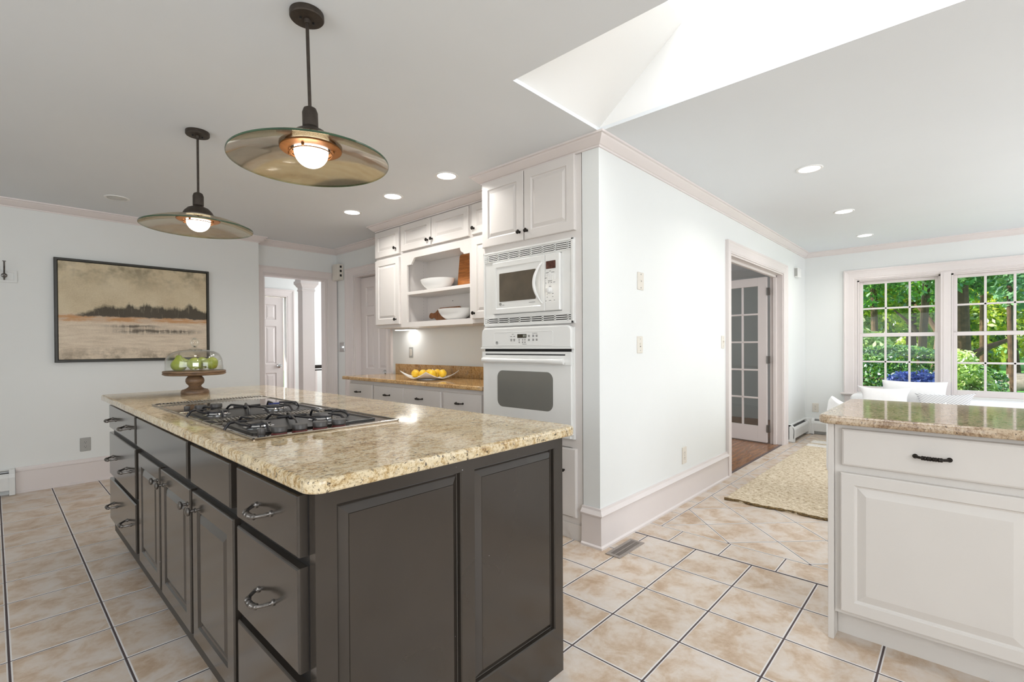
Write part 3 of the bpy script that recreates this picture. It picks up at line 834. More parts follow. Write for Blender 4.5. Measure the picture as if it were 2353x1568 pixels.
# ================================================================ island
isl = thing('kitchen_island', 'large dark painted kitchen island base with drawers, doors and raised end panels', 'island', (.97, 2.45, 0))
IX0, IX1, IY0, IY1 = .50, 1.434, 1.098, 3.815
bm = nb()
add_box(bm, IX0, IX1, 1.128, IY1, .10, .882)                          # body
add_box(bm, IX0+.07, IX1-.02, 1.13, IY1-.02, 0, .10)                  # toe kick
add_box(bm, IX1-.03, IX1, IY0+.018, IY1, 0, .10)
obj('body', bm, 'islandk', isl)
# end panel: stiles and rails around two raised fields
bm = nb()
EY = fy(1.128)
cols = [(.552, .942), (.993, 1.389)]; z0, z1 = .172, .838; t = .030
for a, b_, c, d in ((IX0, .552, 0, .882), (.942, .993, 0, .882), (1.389, IX1, 0, .882), (.552, .942, 0, z0), (.993, 1.389, 0, z0), (.552, .942, z1, .882), (.993, 1.389, z1, .882)):
    add_box(bm, a, b_, IY0, 1.128, c, d)
for a, b_ in cols:
    rl(bm, a, b_, z0, z1, [(0, .002), (0, t), (.003, t-.004), (.004, t-.017), (.006, t-.018), (.031, t-.003), (.032, t-.001), (.036, t-.001)], EY)
obj('end_panel', bm, 'island', isl)
FI = fx(.50)
def island_drawer(y0, y1, z0, z1, pulls=(), e=.005):
    d = obj('drawer', slab(y0, y1, z0, z1, FI, .024, e), 'island', isl)
    for y in pulls: pull(d, (.476, y, (z0+z1)/2-.003 if z1-z0 < .2 else (z0+z1)/2-.005), (-1, 0, 0), (0, 1, 0), .050, 'pewter', .032, .006)
    return d
island_drawer(3.030, 3.800, .735, .872, (3.20, 3.62)); island_drawer(3.030, 3.800, .458, .708, (3.20, 3.62)); island_drawer(3.030, 3.800, .185, .432, (3.20, 3.62))
island_drawer(2.085, 2.985, .732, .871); island_drawer(1.612, 2.035, .730, .867)
island_drawer(1.137, 1.553, .720, .866, (1.345,)); island_drawer(1.137, 1.553, .447, .695, (1.335,)); island_drawer(1.137, 1.553, .175, .420, (1.335,))
for y0, y1, ks in ((2.528, 2.960, (2.565,)), (2.055, 2.500, (2.462, 2.092)), (1.592, 2.025, (1.990,))):
    d = obj('door', raised(y0, y1, .175, .702, FI, .022, .058, .026), 'island', isl)
    for y in ks: knob(d, (.478, y, .640), (-1, 0, 0), 'pewter')
# countertop slab with rounded corners and eased edge
def counter(name, u0, u1, v0, v1, zb, zt, r, m, label, corners=(1, 1, 1, 1), e=.010):
    bm = nb(); h = zt-zb
    prof = [(e*.6, 0), (e*.2, e*.15), (0, e*.5), (0, h-e), (e*.13, h-e*.5), (e*.5, h-e*.13), (e, h)]
    rrl(bm, u0, u1, v0, v1, r, prof, fz(zb), 8, corners)
    o = obj(name, bm, m, None, smooth=True, angle=25)
    tag(o, label, 'countertop'); return o
counter('countertop', .466, 1.468, 1.050, 4.065, .883, .917, .045, 'granite', 'speckled cream granite slab on the dark island, holding the cooktop')

# ================================================================ cooktop
ZT0 = .917
ck = thing('gas_cooktop', 'stainless gas cooktop with black burners and ribbed vents set into the island', 'cooktop', (.82, 2.37, ZT0))
A0, A1, B0, B1 = .556, 1.095, 1.655, 3.090
bm = nb(); rrl(bm, A0, A1, B0, B1, .006, [(0, 0), (0, .003), (.003, .005), (.012, .005), (.014, .0035)], fz(ZT0), 2)
obj('tray', bm, 'blackglass', ck)
bm = nb(); g = .006
for a in ((A0, A0+g, B0, B1), (A1-g, A1, B0, B1), (A0, A1, B0, B0+g), (A0, A1, B1-g, B1), (A0, A1, 2.205, 2.213), (A0, A1, 2.085, 2.093), (A0, A1, 2.560, 2.568), (A0, A1, 2.985, 2.991)):
    add_box(bm, a[0], a[1], a[2], a[3], ZT0+.003, ZT0+.008, .001)
obj('edge_trim', bm, 'steel', ck)
def vent(y0, y1, n):
    bm = nb(); x0, x1 = A0+.02, A1-.03
    for i in range(n):
        x = x0+(x1-x0)*(i+.5)/n; wd = (x1-x0)/n*.46
        add_prism(bm, [(-wd/2, 0), (wd/2, 0), (wd*.28, .007), (-wd*.28, .007)], y0+.004, y1-.004, lambda a, b, t, X=x: (X+a+ (t-y0)*.12, t, ZT0+.005+b))
    v = obj('vent_grille', bm, 'steel', ck)
    obj('vent_slot', box(x0-.006, x1+.012, y0, y1, ZT0+.0040, ZT0+.0058), 'dark', v)
vent(2.100, 2.200, 32); vent(2.994, 3.080, 32)
def well(y0, y1):
    bm = nb(); rrl(bm, A0+.03, A1-.05, y0, y1, .02, [(0, .0035), (0, .009), (.006, .010), (.014, .006), (.016, .0045)], fz(ZT0), 4)
    return obj('burner_pan', bm, 'black', ck)
WELLS = ((1.735, 2.075), (2.225, 2.552))
for wy0, wy1 in WELLS:
    pn = well(wy0, wy1); ym = (wy0+wy1)/2
    for k, xx in enumerate((.660, .900)):
        bm = nb()
        add_lathe(bm, [(0, .004), (.052, .004), (.052, .007), (.042, .009), (.038, .015), (.0, .015)], (xx, ym, ZT0), n=36)
        b_ = obj('burner', bm, 'chrome', ck, smooth=True)
        bm = nb(); add_lathe(bm, [(.038, .0155), (.041, .018), (.040, .022), (.034, .0245), (0, .025)], (xx, ym, ZT0), n=36)
        obj('burner_cap', bm, 'iron', b_, smooth=True)
    # cast-iron grate: outer legs and arms reaching over each burner, with a hub between
    bm = nb(); zz = ZT0+.031
    def arm(p, q_, droop=True, w_=.0050):
        P = []
        for i in range(9):
            t = i/8; a = Vector(p).lerp(Vector(q_), t); z = zz - (.024*max(0, (t-.72)/.28)**1.6 if droop else 0)
            P.append((a.x, a.y, z))
        add_tube(bm, P, [w_*(.75+.25*t/8) for t in range(9)], 8)
    hub = (.780, ym)
    add_lathe(bm, [(0, -.012), (.010, -.012), (.016, -.004), (.014, .004), (0, .007)], (hub[0], hub[1], zz), n=16)
    for ang in (0, 55, 125, 180, 235, 305):
        a = math.radians(ang); L_ = .055 if ang in (0, 180) else 0
        if ang in (0, 180): arm((hub[0], ym), (hub[0]+L_*math.cos(a), ym), False)
        else: arm((hub[0]+.008*math.cos(a), ym+.008*math.sin(a)), (hub[0]+.07*math.cos(a), ym+.150*math.copysign(1, math.sin(a))), True)
    obj('grate', bm, 'iron', ck, smooth=True)
    for xx, sgn in ((.660, -1), (.900, 1)):
        bm = nb()
        add_tube(bm, [(xx+sgn*.060, ym-.10, zz-.006), (xx+sgn*.075, ym-.05, zz-.003), (xx+sgn*.078, ym, zz), (xx+sgn*.075, ym+.05, zz-.003), (xx+sgn*.060, ym+.10, zz-.006)], .0045, 8)
        arm((xx+sgn*.040, ym), (xx+sgn*.112, ym), True)
        arm((xx+sgn*.005, ym+.045), (xx+sgn*.02, ym+.150), True)
        arm((xx+sgn*.005, ym-.045), (xx+sgn*.02, ym-.150), True)
        obj('grate', bm, 'iron', ck, smooth=True)
def cknob(x, y, r, red=True):
    h = .028
    bm = nb(); add_lathe(bm, [(0, .010), (r*.86, .010), (r*.92, .013), (r, .015), (r, h), (r*.93, h+.003), (0, h+.0035)], (x, y, ZT0), n=30)
    k = obj('control_knob', bm, 'knobgrey', ck, smooth=True)
    bm = nb(); add_lathe(bm, [(0, .004), (r*1.02, .004), (r*.90, .010), (0, .010)], (x, y, ZT0), n=30)
    obj('knob_seal', bm, 'rubber' if red else 'black', k, smooth=True)
for x in (.650, .718, .790, .860): cknob(x, 1.690, .0250)
cknob(.592, 1.684, .012, False)
for x in (.652, .715): cknob(x, 2.600, .0250, False)
cknob(.596, 2.590, .012, False)
obj('blue_griddle_edge', box(.91, .955, 2.470, 2.50, ZT0+.008, ZT0+.026, .003), 'bluefilm', ck)

# ================================================================ cake stand, dome and pears
CX, CY = .885, 3.65
st = thing('cake_stand', 'turned brown wood cake stand at the far end of the island', 'cake stand', (CX, CY, .917))
bm = nb(); add_lathe(bm, [(0, 0), (.076, 0), (.078, .008), (.076, .020), (.070, .028), (.062, .030), (.050, .034), (.037, .044), (.034, .050), (.036, .056), (.048, .068), (.052, .082), (.050, .098), (.040, .112), (.034, .116), (.034, .122), (0, .122)], (CX, CY, .917), n=48)
obj('pedestal', bm, 'walnut', st, smooth=True)
bm = nb(); add_lathe(bm, [(0, .122), (.160, .122), (.172, .128), (.173, .134), (.168, .137), (.172, .140), (.172, .147), (.168, .150), (0, .150)], (CX, CY, .917), n=64)
obj('plate', bm, 'walnut', st, smooth=True)
ZP = .917+.1505
dm = thing('glass_dome', 'clear glass dome with a looped finial covering green pears', 'glass cover', (CX, CY, ZP))
bm = nb(); R = .158
prof = [(R, 0), (R+.001, .004), (R, .05), (R*.985, .072), (R*.94, .092), (R*.84, .110), (R*.68, .123), (R*.46, .131), (R*.25, .135), (.030, .1365)]
inner = [(r-.0025, h-.0025 if h > .06 else h) for r, h in prof[::-1]]
add_lathe(bm, prof+inner+[prof[0]], (CX, CY, ZP), n=64, cap=False)
obj('dome', bm, 'dome', dm, smooth=True)
bm = nb(); add_lathe(bm, [(0, .134), (.030, .1345), (.031, .139), (.018, .143), (.012, .148), (.013, .153), (0, .155)], (CX, CY, ZP), n=28)
for k in range(3):
    a = k*PI/3; pts = [(CX+.024*math.cos(a)*math.sin(t), CY+.024*math.sin(a)*math.sin(t), ZP+.179-.026*math.cos(t)) for t in [2*PI*i/20 for i in range(21)]]
    add_tube(bm, pts, .0045, 8)
obj('finial', bm, 'dome', dm, smooth=True)
def pear_bm(s=1.0):
    bm = nb()
    prof = [(0, 0), (.015, .001), (.028, .006), (.037, .018), (.041, .032), (.038, .046), (.030, .058), (.021, .070), (.016, .082), (.012, .090), (.005, .093), (0, .0925)]
    add_lathe(bm, [(r*s, h*s) for r, h in prof], (0, 0, 0), n=32)
    return bm
def pear(name_label, x, y, rot, s=1.0, z=0.0):
    r = thing('pear', name_label, 'pear', (x, y, ZP+z), 'pears under the glass dome')
    r.rotation_euler = rot
    obj('flesh', pear_bm(s), 'pear', r, smooth=True, local=True)
    bm = nb(); add_tube(bm, [(0, 0, .088*s), (.001, .001, .098*s), (.004, .002, .108*s)], .0016, 6)
    obj('stem', bm, 'walnut', r, smooth=True, local=True)
    return r
r_ = RT0; f_ = Vector((FWD.x, FWD.y, 0)).normalized()
def pp(a, b): v = Vector((CX, CY, 0))+r_*a+f_*b; return v.x, v.y
pear('upright green pear standing tallest, left of centre under the dome', *pp(-.058, -.064), (0, 0, 0), 1.08)
for lab, a, b, rot in (('green pear lying at the far left under the dome', -.108, .022, (1.45, 0, 1.2)),
                       ('bright green pear lying just right of the upright pear', .042, -.066, (1.50, 0, 3.9)),
                       ('yellowish pear at the far right under the dome', .105, .010, (1.45, 0, 4.2)),
                       ('pear at the back of the dome, behind the others', .0, .070, (1.5, 0, 2.4))):
    x, y = pp(a, b); h = Matrix.Rotation(rot[2], 4, 'Z') @ Matrix.Rotation(rot[0], 4, 'X')
    ax = h.to_3x3() @ Vector((0, 0, 1))
    pear(lab, x-ax.x*.032, y-ax.y*.032, rot, 1.0, .0415)

# ================================================================ tall oven cabinet
TY0, TY1 = 1.730, 2.600
tc = thing('oven_cabinet', 'tall white built-in cabinet housing the microwave and wall oven', 'cabinet', (2.74, 2.16, 0))
bm = nb(); TFX = 2.47
add_box(bm, TFX, XW-.005, TY0, TY0+.018, 0, 2.455); add_box(bm, TFX, XW-.005, TY1-.018, TY1, 0, 2.455); add_box(bm, XW-.023, XW-.005, TY0, TY1, 0, 2.455)
for z in (.12, .60, 1.335, 1.90, 2.44): add_box(bm, TFX, XW-.02, TY0+.018, TY1-.018, z-.009, z+.009)
obj('body', bm, 'cab', tc)
bm = nb(); fxa, fxb = XF+.004, TFX
add_box(bm, fxa, fxb, TY0-.008, 1.800, .0, 2.415); add_box(bm, fxa, fxb, 2.545, TY1, .0, 2.415)
for a, b_ in ((.0, .135), (.575, .640), (1.325, 1.365), (1.865, 1.935), (2.39, 2.415)): add_box(bm, fxa, fxb, 1.800, 2.545, a, b_)
obj('face_frame', bm, 'cab', tc)
TFD = fx(XF+.004)
for y0, y1, ky in ((2.186, 2.590, 2.217), (1.762, 2.178, 2.150)):
    d = obj('door', raised(y0, y1, 1.930, 2.400, TFD, .022, .060, .022), 'cab', tc); knob(d, (XF-.018, ky, 1.988), (-1, 0, 0))
d = obj('door', slab(1.760, 2.585, .143, .572, TFD, .020), 'cab', tc); knob(d, (XF-.016, 1.850, .431), (-1, 0, 0), 's' and 'bronze', .7)
# arched toe board
bm = nb(); pts = [(TY0-.006, 0), (1.812, 0), (1.812, .012)] + [(1.812+.05*(1-math.cos(t)), .012+.045*math.sin(t)) for t in [i*PI/16 for i in range(1, 9)]] + [(2.5, .057), (2.5, .10), (TY0-.006, .10)]
add_prism(bm, pts, XF-.001, XF+.004, lambda a, b, t: (t, a, b)); obj('toe_board', bm, 'cab', tc)

# ---- microwave
mw = thing('microwave_oven', 'white built-in microwave oven in a louvred trim kit above the wall oven', 'microwave', (2.47, 2.17, 1.352))
bm = nb(); m0, m1, n0, n1 = 1.768, 2.573, 1.354, 1.885
PX = XF-.022
for a, b_, c, d in ((m0, 1.862, n0, n1), (2.472, m1, n0, n1), (1.862, 2.472, n0, 1.436), (1.862, 2.472, 1.806, n1)):
    add_box(bm, PX+.008, XF+.003, a, b_, c, d)
for a, b_, c, d in ((m0, m0+.018, n0, n1), (m1-.012, m1, n0, n1), (m0, m1, n0, n0+.018), (m0, m1, n1-.014, n1)):
    add_box(bm, PX, PX+.009, a, b_, c, d, .003)
add_box(bm, XF+.003, XF+.45, 1.825, 2.520, 1.372, 1.86)
obj('trim_kit', bm, 'white', mw)
# louvres
def louvre(z0, z1, rows):
    bm = nb(); h = (z1-z0)/rows
    for i in range(rows+1): add_box(bm, PX+.001, PX+.009, m0+.02, m1-.014, z0+h*i-.0035, z0+h*i+.0035, .001)
    for k in range(8):
        y = m0+.045+(m1-m0-.09)*k/7; add_box(bm, PX+.001, PX+.009, y-.006, y+.006, z0, z1)
    l_ = obj('louvre', bm, 'white', mw)
    obj('louvre_gap', box(PX+.0065, PX+.0078, m0+.025, m1-.05, z0, z1), 'dark', l_)
louvre(1.818, 1.866, 4); louvre(1.374, 1.412, 3)
bm = nb(); BXF = XF-.034
rrl(bm, 1.986, 2.470, 1.440, 1.803, .004, [(0, 0), (0, .030), (.004, .034), (.035, .034), (.040, .030), (.10, .030)], fx(XF), 3)
dd = obj('door', bm, 'white', mw)
obj('door_window', rrl(nb(), 2.066, 2.402, 1.524, 1.722, .006, [(0, .029), (0, .0315), (.002, .032)], fx(XF), 3), 'mwglass', dd)
bm = nb(); pts = []
for i in range(21):
    t = -1+2*i/20; pts.append((XF-.036-.034*(1-t*t), 2.006+.042*(1-t*t), 1.622+.134*t))
add_tube(bm, pts, [.005+.006*(1-abs(-1+2*i/20)**2) for i in range(21)], 12)
add_tube(bm, [(XF-.030, 2.012, 1.622+.126), (XF-.040, 2.010, 1.622+.124)], .007, 10); add_tube(bm, [(XF-.030, 2.012, 1.622-.126), (XF-.040, 2.010, 1.622-.124)], .007, 10)
obj('handle', bm, 'white', dd, smooth=True)
# maker's round monogram badge and the two small printed words
def badge(p, r, par):
    bm = nb(); x, y, z = p
    pts = [(x, y+r*math.cos(t), z+r*math.sin(t)) for t in [2*PI*i/24 for i in range(25)]]; add_tube(bm, pts, r*.14, 6)
    pts = [(x, y+r*(.30+.34*math.cos(t)), z+r*(.05+.42*math.sin(t))) for t in [math.radians(a) for a in range(40, 340, 20)]]; add_tube(bm, pts, r*.09, 6)
    add_tube(bm, [(x, y-r*.0, z-r*.02), (x, y+r*.25, z-r*.02)], r*.08, 6)
    pts = [(x, y-r*(.32-.0)-r*.26*math.cos(t), z+r*(.22)+r*.2*math.sin(t)) for t in [math.radians(a) for a in range(-60, 270, 25)]]
    add_tube(bm, [(x, y-r*.55, z+r*.40), (x, y-r*.18, z+r*.42), (x, y-r*.16, z-r*.40), (x, y-r*.55, z-r*.42)], r*.08, 6)
    add_tube(bm, [(x, y-r*.17, z), (x, y-r*.48, z)], r*.08, 6)
    return obj('badge', bm, 'text', par)
badge((XF-.0315, 2.392, 1.507), .0095, dd)
def words(par, x, items, m='text'):
    rows = {}
    for y, z, wd, h in items: rows.setdefault((round(z, 4), round(y/.05)), []).append((y, z, wd, h))
    for its in rows.values():
        bm = nb()
        for y, z, wd, h in its: add_box(bm, x-.0006, x, y-wd/2, y+wd/2, z-h/2, z+h/2)
        obj('printed_word', bm, m, par)
def dashes(y, z, wd, h, n=5):
    return [(y+wd*(.5-(i+.5)/n), z, wd/n*.72, h*(1 if i % 2 else .8)) for i in range(n)]
words(dd, XF-.0305, dashes(2.365, 1.501, .020, .004, 4)+dashes(2.098, 1.504, .056, .004, 9))
bm = nb(); rrl(bm, 1.864, 1.983, 1.440, 1.803, .004, [(0, 0), (0, .032), (.004, .036), (.02, .036)], fx(XF), 3)
cp = obj('control_panel', bm, 'white', mw)
obj('display', rrl(nb(), 1.895, 1.973, 1.707, 1.757, .003, [(0, .035), (0, .0372), (.002, .0376)], fx(XF), 3), 'clockamber', cp)
it = []
for y, z, wd in ((1.940, 1.692, .016), (1.963, 1.683, .024), (1.918, 1.683, .026), (1.975, 1.650, .017), (1.955, 1.651, .008), (1.940, 1.629, .034), (1.974, 1.618, .008), (1.952, 1.618, .014), (1.930, 1.618, .014), (1.907, 1.619, .016), (1.940, 1.594, .020), (1.964, 1.546, .007), (1.918, 1.547, .014), (1.964, 1.526, .007), (1.918, 1.527, .009), (1.975, 1.503, .010), (1.941, 1.504, .018), (1.906, 1.504, .010)):
    it += dashes(y, z, wd, .0042, max(2, int(wd/.004)))
words(cp, XF-.0362, it)
for y, z in ((1.974, 1.641), (1.964, 1.671), (1.974, 1.610), (1.952, 1.609), (1.930, 1.609), (1.907, 1.610), (1.975, 1.495), (1.941, 1.496), (1.906, 1.496), (1.918, 1.538)):
    obj('button', add_lathe(nb(), [(0, 0), (.0052, 0), (.0050, .0015), (0, .002)], (XF-.036, y, z), (-1, 0, 0), 14), 'ceramic', cp)
for y in (1.952, 1.938, 1.924):
    for z in (1.640, 1.652, 1.664, 1.676): obj('button', box(XF-.0378, XF-.036, y-.0058, y+.0058, z-.0045, z+.0045, .0008), 'ceramic', cp)
obj('button', box(XF-.0378, XF-.036, 1.892, 1.912, 1.634, 1.668, .0008), 'ceramic', cp)
bm = nb(); add_lathe(bm, [(0, 0), (.021, 0), (.021, .004), (.017, .007), (.0165, .018), (.012, .021), (0, .0215)], (XF-.036, 1.944, 1.568), (-1, 0, 0), 28)
obj('dial', bm, 'ceramic', cp, smooth=True)

# ---- wall oven
ov = thing('wall_oven', 'white built-in wall oven below the microwave, clock panel above its door', 'oven', (2.47, 2.17, .628))
bm = nb(); add_box(bm, XF+.003, XF+.50, 1.822, 2.525, .650, 1.322); add_box(bm, XF-.012, XF+.003, 1.772, 2.580, .629, 1.330)
obj('body', bm, 'white', ov)
bm = nb(); OPX = fx(XF-.012)
rrl(bm, 1.772, 2.582, 1.200, 1.343, .040, [(0, 0), (0, .018), (.004, .024), (.010, .026), (.06, .026)], OPX, 6, (0, 0, 1, 1))
add_box(bm, XF-.040, XF-.012, 1.768, 2.590, 1.194, 1.203, .003)
pn = obj('control_panel', bm, 'white', ov)
bm = nb(); rrl(bm, 1.917, 2.450, 1.219, 1.312, .016, [(0, .0255), (0, .0275), (.002, .0280), (.004, .0270), (.02, .0270)], OPX, 5)
obj('touch_panel', bm, 'white', pn)
obj('display', box(XF-.0405, XF-.038, 2.142, 2.224, 1.268, 1.294, .0005), 'clockdark', pn)
# clock digits (seven-segment strokes)
bm = nb()
def seg7(y, z, h, on):
    w_ = h*.5; t = h*.12; X0, X1 = XF-.0412, XF-.0406
    S_ = {'a': (y-w_/2, y+w_/2, z+h/2-t, z+h/2), 'g': (y-w_/2, y+w_/2, z-t/2, z+t/2), 'd': (y-w_/2, y+w_/2, z-h/2, z-h/2+t),
          'f': (y+w_/2-t, y+w_/2, z, z+h/2), 'b': (y-w_/2, y-w_/2+t, z, z+h/2), 'e': (y+w_/2-t, y+w_/2, z-h/2, z), 'c': (y-w_/2, y-w_/2+t, z-h/2, z)}
    for k in on: a = S_[k]; add_box(bm, X0, X1, a[0], a[1], a[2], a[3])
seg7(2.168, 1.282, .014, 'abgcd'); seg7(2.154, 1.282, .014, 'abcdg')
obj('clock_digits', bm, 'digit', pn)
it = []
for y in (2.281, 2.253):
    it += dashes(y, 1.279, .017, .005, 3); it += dashes(y, 1.259, .018, .007, 3); it += dashes(y, 1.250, .014, .007, 3)
it += dashes(2.267, 1.293, .016, .003, 3)
for y in (2.120, 2.082, 2.052):
    it += dashes(y, 1.284, .018, .006, 3); it += dashes(y, 1.276, .016, .006, 3); it += dashes(y, 1.258, .016, .006, 3); it += dashes(y, 1.251, .017, .006, 3)
it += dashes(2.068, 1.297, .046, .003, 7); it += dashes(2.160, 1.226, .040, .003, 6)
for y in (2.207, 2.175, 2.155): it += [(y, 1.258, .008, .005), (y, 1.250, .006, .004), (y, 1.240, .010, .004), (y, 1.235, .005, .005)]
words(pn, XF-.0392, it); badge((XF-.0400, 2.420, 1.237), .0095, pn)
bm = nb(); ODX = fx(XF-.012)
rrl(bm, 1.780, 2.574, .655, 1.172, .006, [(0, 0), (0, .014), (.004, .018), (.02, .018)], ODX, 3)
add_box(bm, XF-.036, XF-.028, 1.776, 2.577, 1.090, 1.176, .003)
od = obj('door', bm, 'white', ov)
obj('door_gap', box(XF-.020, XF-.011, 1.790, 2.560, 1.176, 1.196), 'dark', ov)
obj('door_vent_slot', box(XF-.0368, XF-.0355, 1.822, 2.540, 1.152, 1.160), 'dark', od)
obj('oven_window', rrl(nb(), 1.925, 2.426, .790, 1.044, .050, [(0, .0175), (0, .0190), (.003, .0197)], ODX, 8), 'ovenglass', od)
bm = nb(); pts = []; rr_ = []
for i in range(25):
    t = -1+2*i/24; pts.append((XF-.070+.016*abs(t)**6, 2.184+.362*t, 1.115)); rr_.append((.0185 if abs(t) > .72 else .0145+.004*abs(t)))
add_tube(bm, pts, rr_, 14)
for s in (-1, 1): add_tube(bm, [(XF-.030, 2.184+s*.345, 1.115), (XF-.062, 2.184+s*.345, 1.115)], .015, 12)
obj('handle', bm, 'white', od, smooth=True)
bm = nb(); add_box(bm, XF-.030, XF-.012, 1.790, 2.565, .632, .652, .003); obj('lower_trim', bm, 'white', ov)

# ================================================================ upper cabinets
UX = 2.712; UD = fx(UX)
def cab_body(bm, y0, y1, z0, z1, x0=UX, x1=XW-.002): return add_box(bm, x0, x1, y0, y1, z0, z1)
c1 = thing('wall_cabinet', 'narrow white wall cabinet left of the open shelves', 'cabinet', (2.86, 4.27, 1.41), 'white wall cabinets')
obj('body', box(UX, XW-.002, 4.040, 4.490, 1.405, 2.412), 'cab', c1)
for z0, z1, kz in ((2.125, 2.385, 2.185), (1.436, 2.095, 1.484)):
    d = obj('door', raised(4.052, 4.482, z0, z1, UD, .022, .058, .022), 'cab', c1); knob(d, (UX-.022, 4.105, kz), (-1, 0, 0))
c2 = thing('shelf_cabinet', 'white wall cabinet with scalloped open shelves under two small doors', 'cabinet', (2.86, 3.52, 1.40), 'white wall cabinets')
bm = nb(); sx1 = XW-.002
add_box(bm, UX+.018, sx1, 4.012, 4.038, 1.402, 2.412); add_box(bm, UX+.018, sx1, 3.005, 3.031, 1.402, 2.412); add_box(bm, sx1-.010, sx1, 3.031, 4.012, 1.402, 2.412)
add_box(bm, UX+.018, sx1-.010, 3.031, 4.012, 1.402, 1.450); add_box(bm, UX+.018, sx1-.010, 3.031, 4.012, 2.075, 2.10); add_box(bm, UX+.018, sx1-.010, 3.031, 4.012, 2.38, 2.412)
obj('body', bm, 'cab', c2)
bm = nb(); T = lambda a, b, t: (t, a, b)
add_box(bm, UX, UX+.018, 3.945, 4.038, 1.402, 2.412); add_box(bm, UX, UX+.018, 3.005, 3.040, 1.402, 2.412); add_box(bm, UX, UX+.018, 3.04, 3.945, 1.402, 1.450)
arch = [(3.04, 2.412), (3.04, 1.998), (3.118, 1.998)] + [(3.122+.042*math.sin(t)*1.0, 2.012+.046*(1-math.cos(t))) for t in [i*PI/16 for i in range(0, 9)]]
arch += [(3.820-.0, 2.058)] + [(3.868-.044*math.sin(PI/2-t), 2.058-.046*(1-math.cos(t))) for t in [i*PI/16 for i in range(1, 9)]] + [(3.874, 1.998), (3.945, 1.998), (3.945, 2.412)]
add_prism(bm, arch, UX, UX+.018, T)
obj('face_frame', bm, 'cab', c2)
obj('shelf', box(UX+.004, sx1-.010, 3.033, 4.010, 1.711, 1.740, .002), 'cab', c2)
for y0, y1, ky in ((3.545, 4.012, 3.586), (3.034, 3.535, 3.520)):
    d = obj('door', raised(y0, y1, 2.134, 2.386, UD, .022, .058, .022), 'cab', c2); knob(d, (UX-.022, ky, 2.186), (-1, 0, 0))
for xx in (2.765, 2.955):
    for k in range(20):
        z = 1.49+.030*k
        if abs(z-1.725) > .025: obj('pin_hole', add_lathe(nb(), [(0, 0), (.003, 0), (.003, .0006), (0, .0006)], (xx, 4.0122, z), (0, -1, 0), 8), 'greyp', c2)
bm = nb(); add_lathe(bm, [(0, 0), (.005, 0), (.004, .002), (0, .002)], (sx1-.0095, 3.62, 1.655), (-1, 0, 0), 10); obj('screw', bm, 'dark', c2)
c3 = thing('wall_cabinet', 'white wall cabinet squeezed between the open shelves and the oven cabinet', 'cabinet', (2.86, 2.80, 1.41), 'white wall cabinets')
obj('body', box(UX, XW-.002, 2.606, 3.003, 1.405, 2.412), 'cab', c3)
for z0, z1, kz in ((2.137, 2.388, 2.186), (1.440, 2.106, 1.487)):
    d = obj('door', raised(2.612, 2.993, z0, z1, UD, .022, .058, .022), 'cab', c3); knob(d, (UX-.022, 2.962, kz), (-1, 0, 0))
# under-cabinet lamp
ul = thing('under_cabinet_light', 'slim white lit lamp fixed beneath the narrow wall cabinet', 'light', (2.90, 4.26, 1.385))
obj('housing', box(2.86, 2.97, 4.13, 4.42, 1.388, 1.405, .004), 'white', ul)
obj('lens', box(2.87, 2.96, 4.15, 4.40, 1.384, 1.3885, .001), 'canlamp', ul)
area('under_cabinet_lamp', (2.915, 4.275, 1.380), (0.15, 0, -1), .09, .24, .5, (1, .98, .95))

# ================================================================ base cabinets under the back counter
BD = fx(XF+.020)
def base_cab(lab, y0, y1, fronts, first=False):
    t_ = thing('base_cabinet', lab, 'cabinet', (2.74, (y0+y1)/2, 0), 'white base cabinets under the back counter')
    bm = nb(); add_box(bm, XF+.020, XW-.005, y0, y1, .10, .882); add_box(bm, XF+.09, XW-.005, y0, y1, 0, .10)
    obj('body', bm, 'cab', t_)
    for a, b_, hy in fronts:
        d = obj('drawer', slab(a, b_, .700, .850, BD, .020), 'cab', t_)
        pull(d, (XF, hy, .771), (-1, 0, 0), (0, 1, 0), .040, 'bronze', .024)
        dd_ = obj('door', raised(a, b_, .130, .685, BD, .020, .055, .022), 'cab', t_)
        knob(dd_, (XF, b_-.03 if hy < (a+b_)/2 else a+.03, .64), (-1, 0, 0))
base_cab('white base cabinet with one drawer at the far end of the back counter', 4.142, 4.600, [(4.153, 4.590, 4.405)])
base_cab('wide white base cabinet with two drawers below the fruit platter', 3.095, 4.140, [(3.634, 4.130, 3.890), (3.110, 3.628, 3.394)])
base_cab('white base cabinet with one drawer beside the oven cabinet', 2.612, 3.093, [(2.630, 3.078, 2.874)])
counter('countertop', 2.425, XW-.002, 2.604, 4.700, .884, .917, .02, 'granite_b', 'golden granite back counter running left from the oven cabinet', (1, 0, 0, 1))
tag(obj('backsplash', box(XW-.022, XW-.001, 2.606, 4.592, .917, 1.028, .002), 'granite_b'), 'low golden granite upstand along the wall behind the fruit platter', 'backsplash')
# tall white strip (door-side casing) standing at the end of the counter is part of trim_6

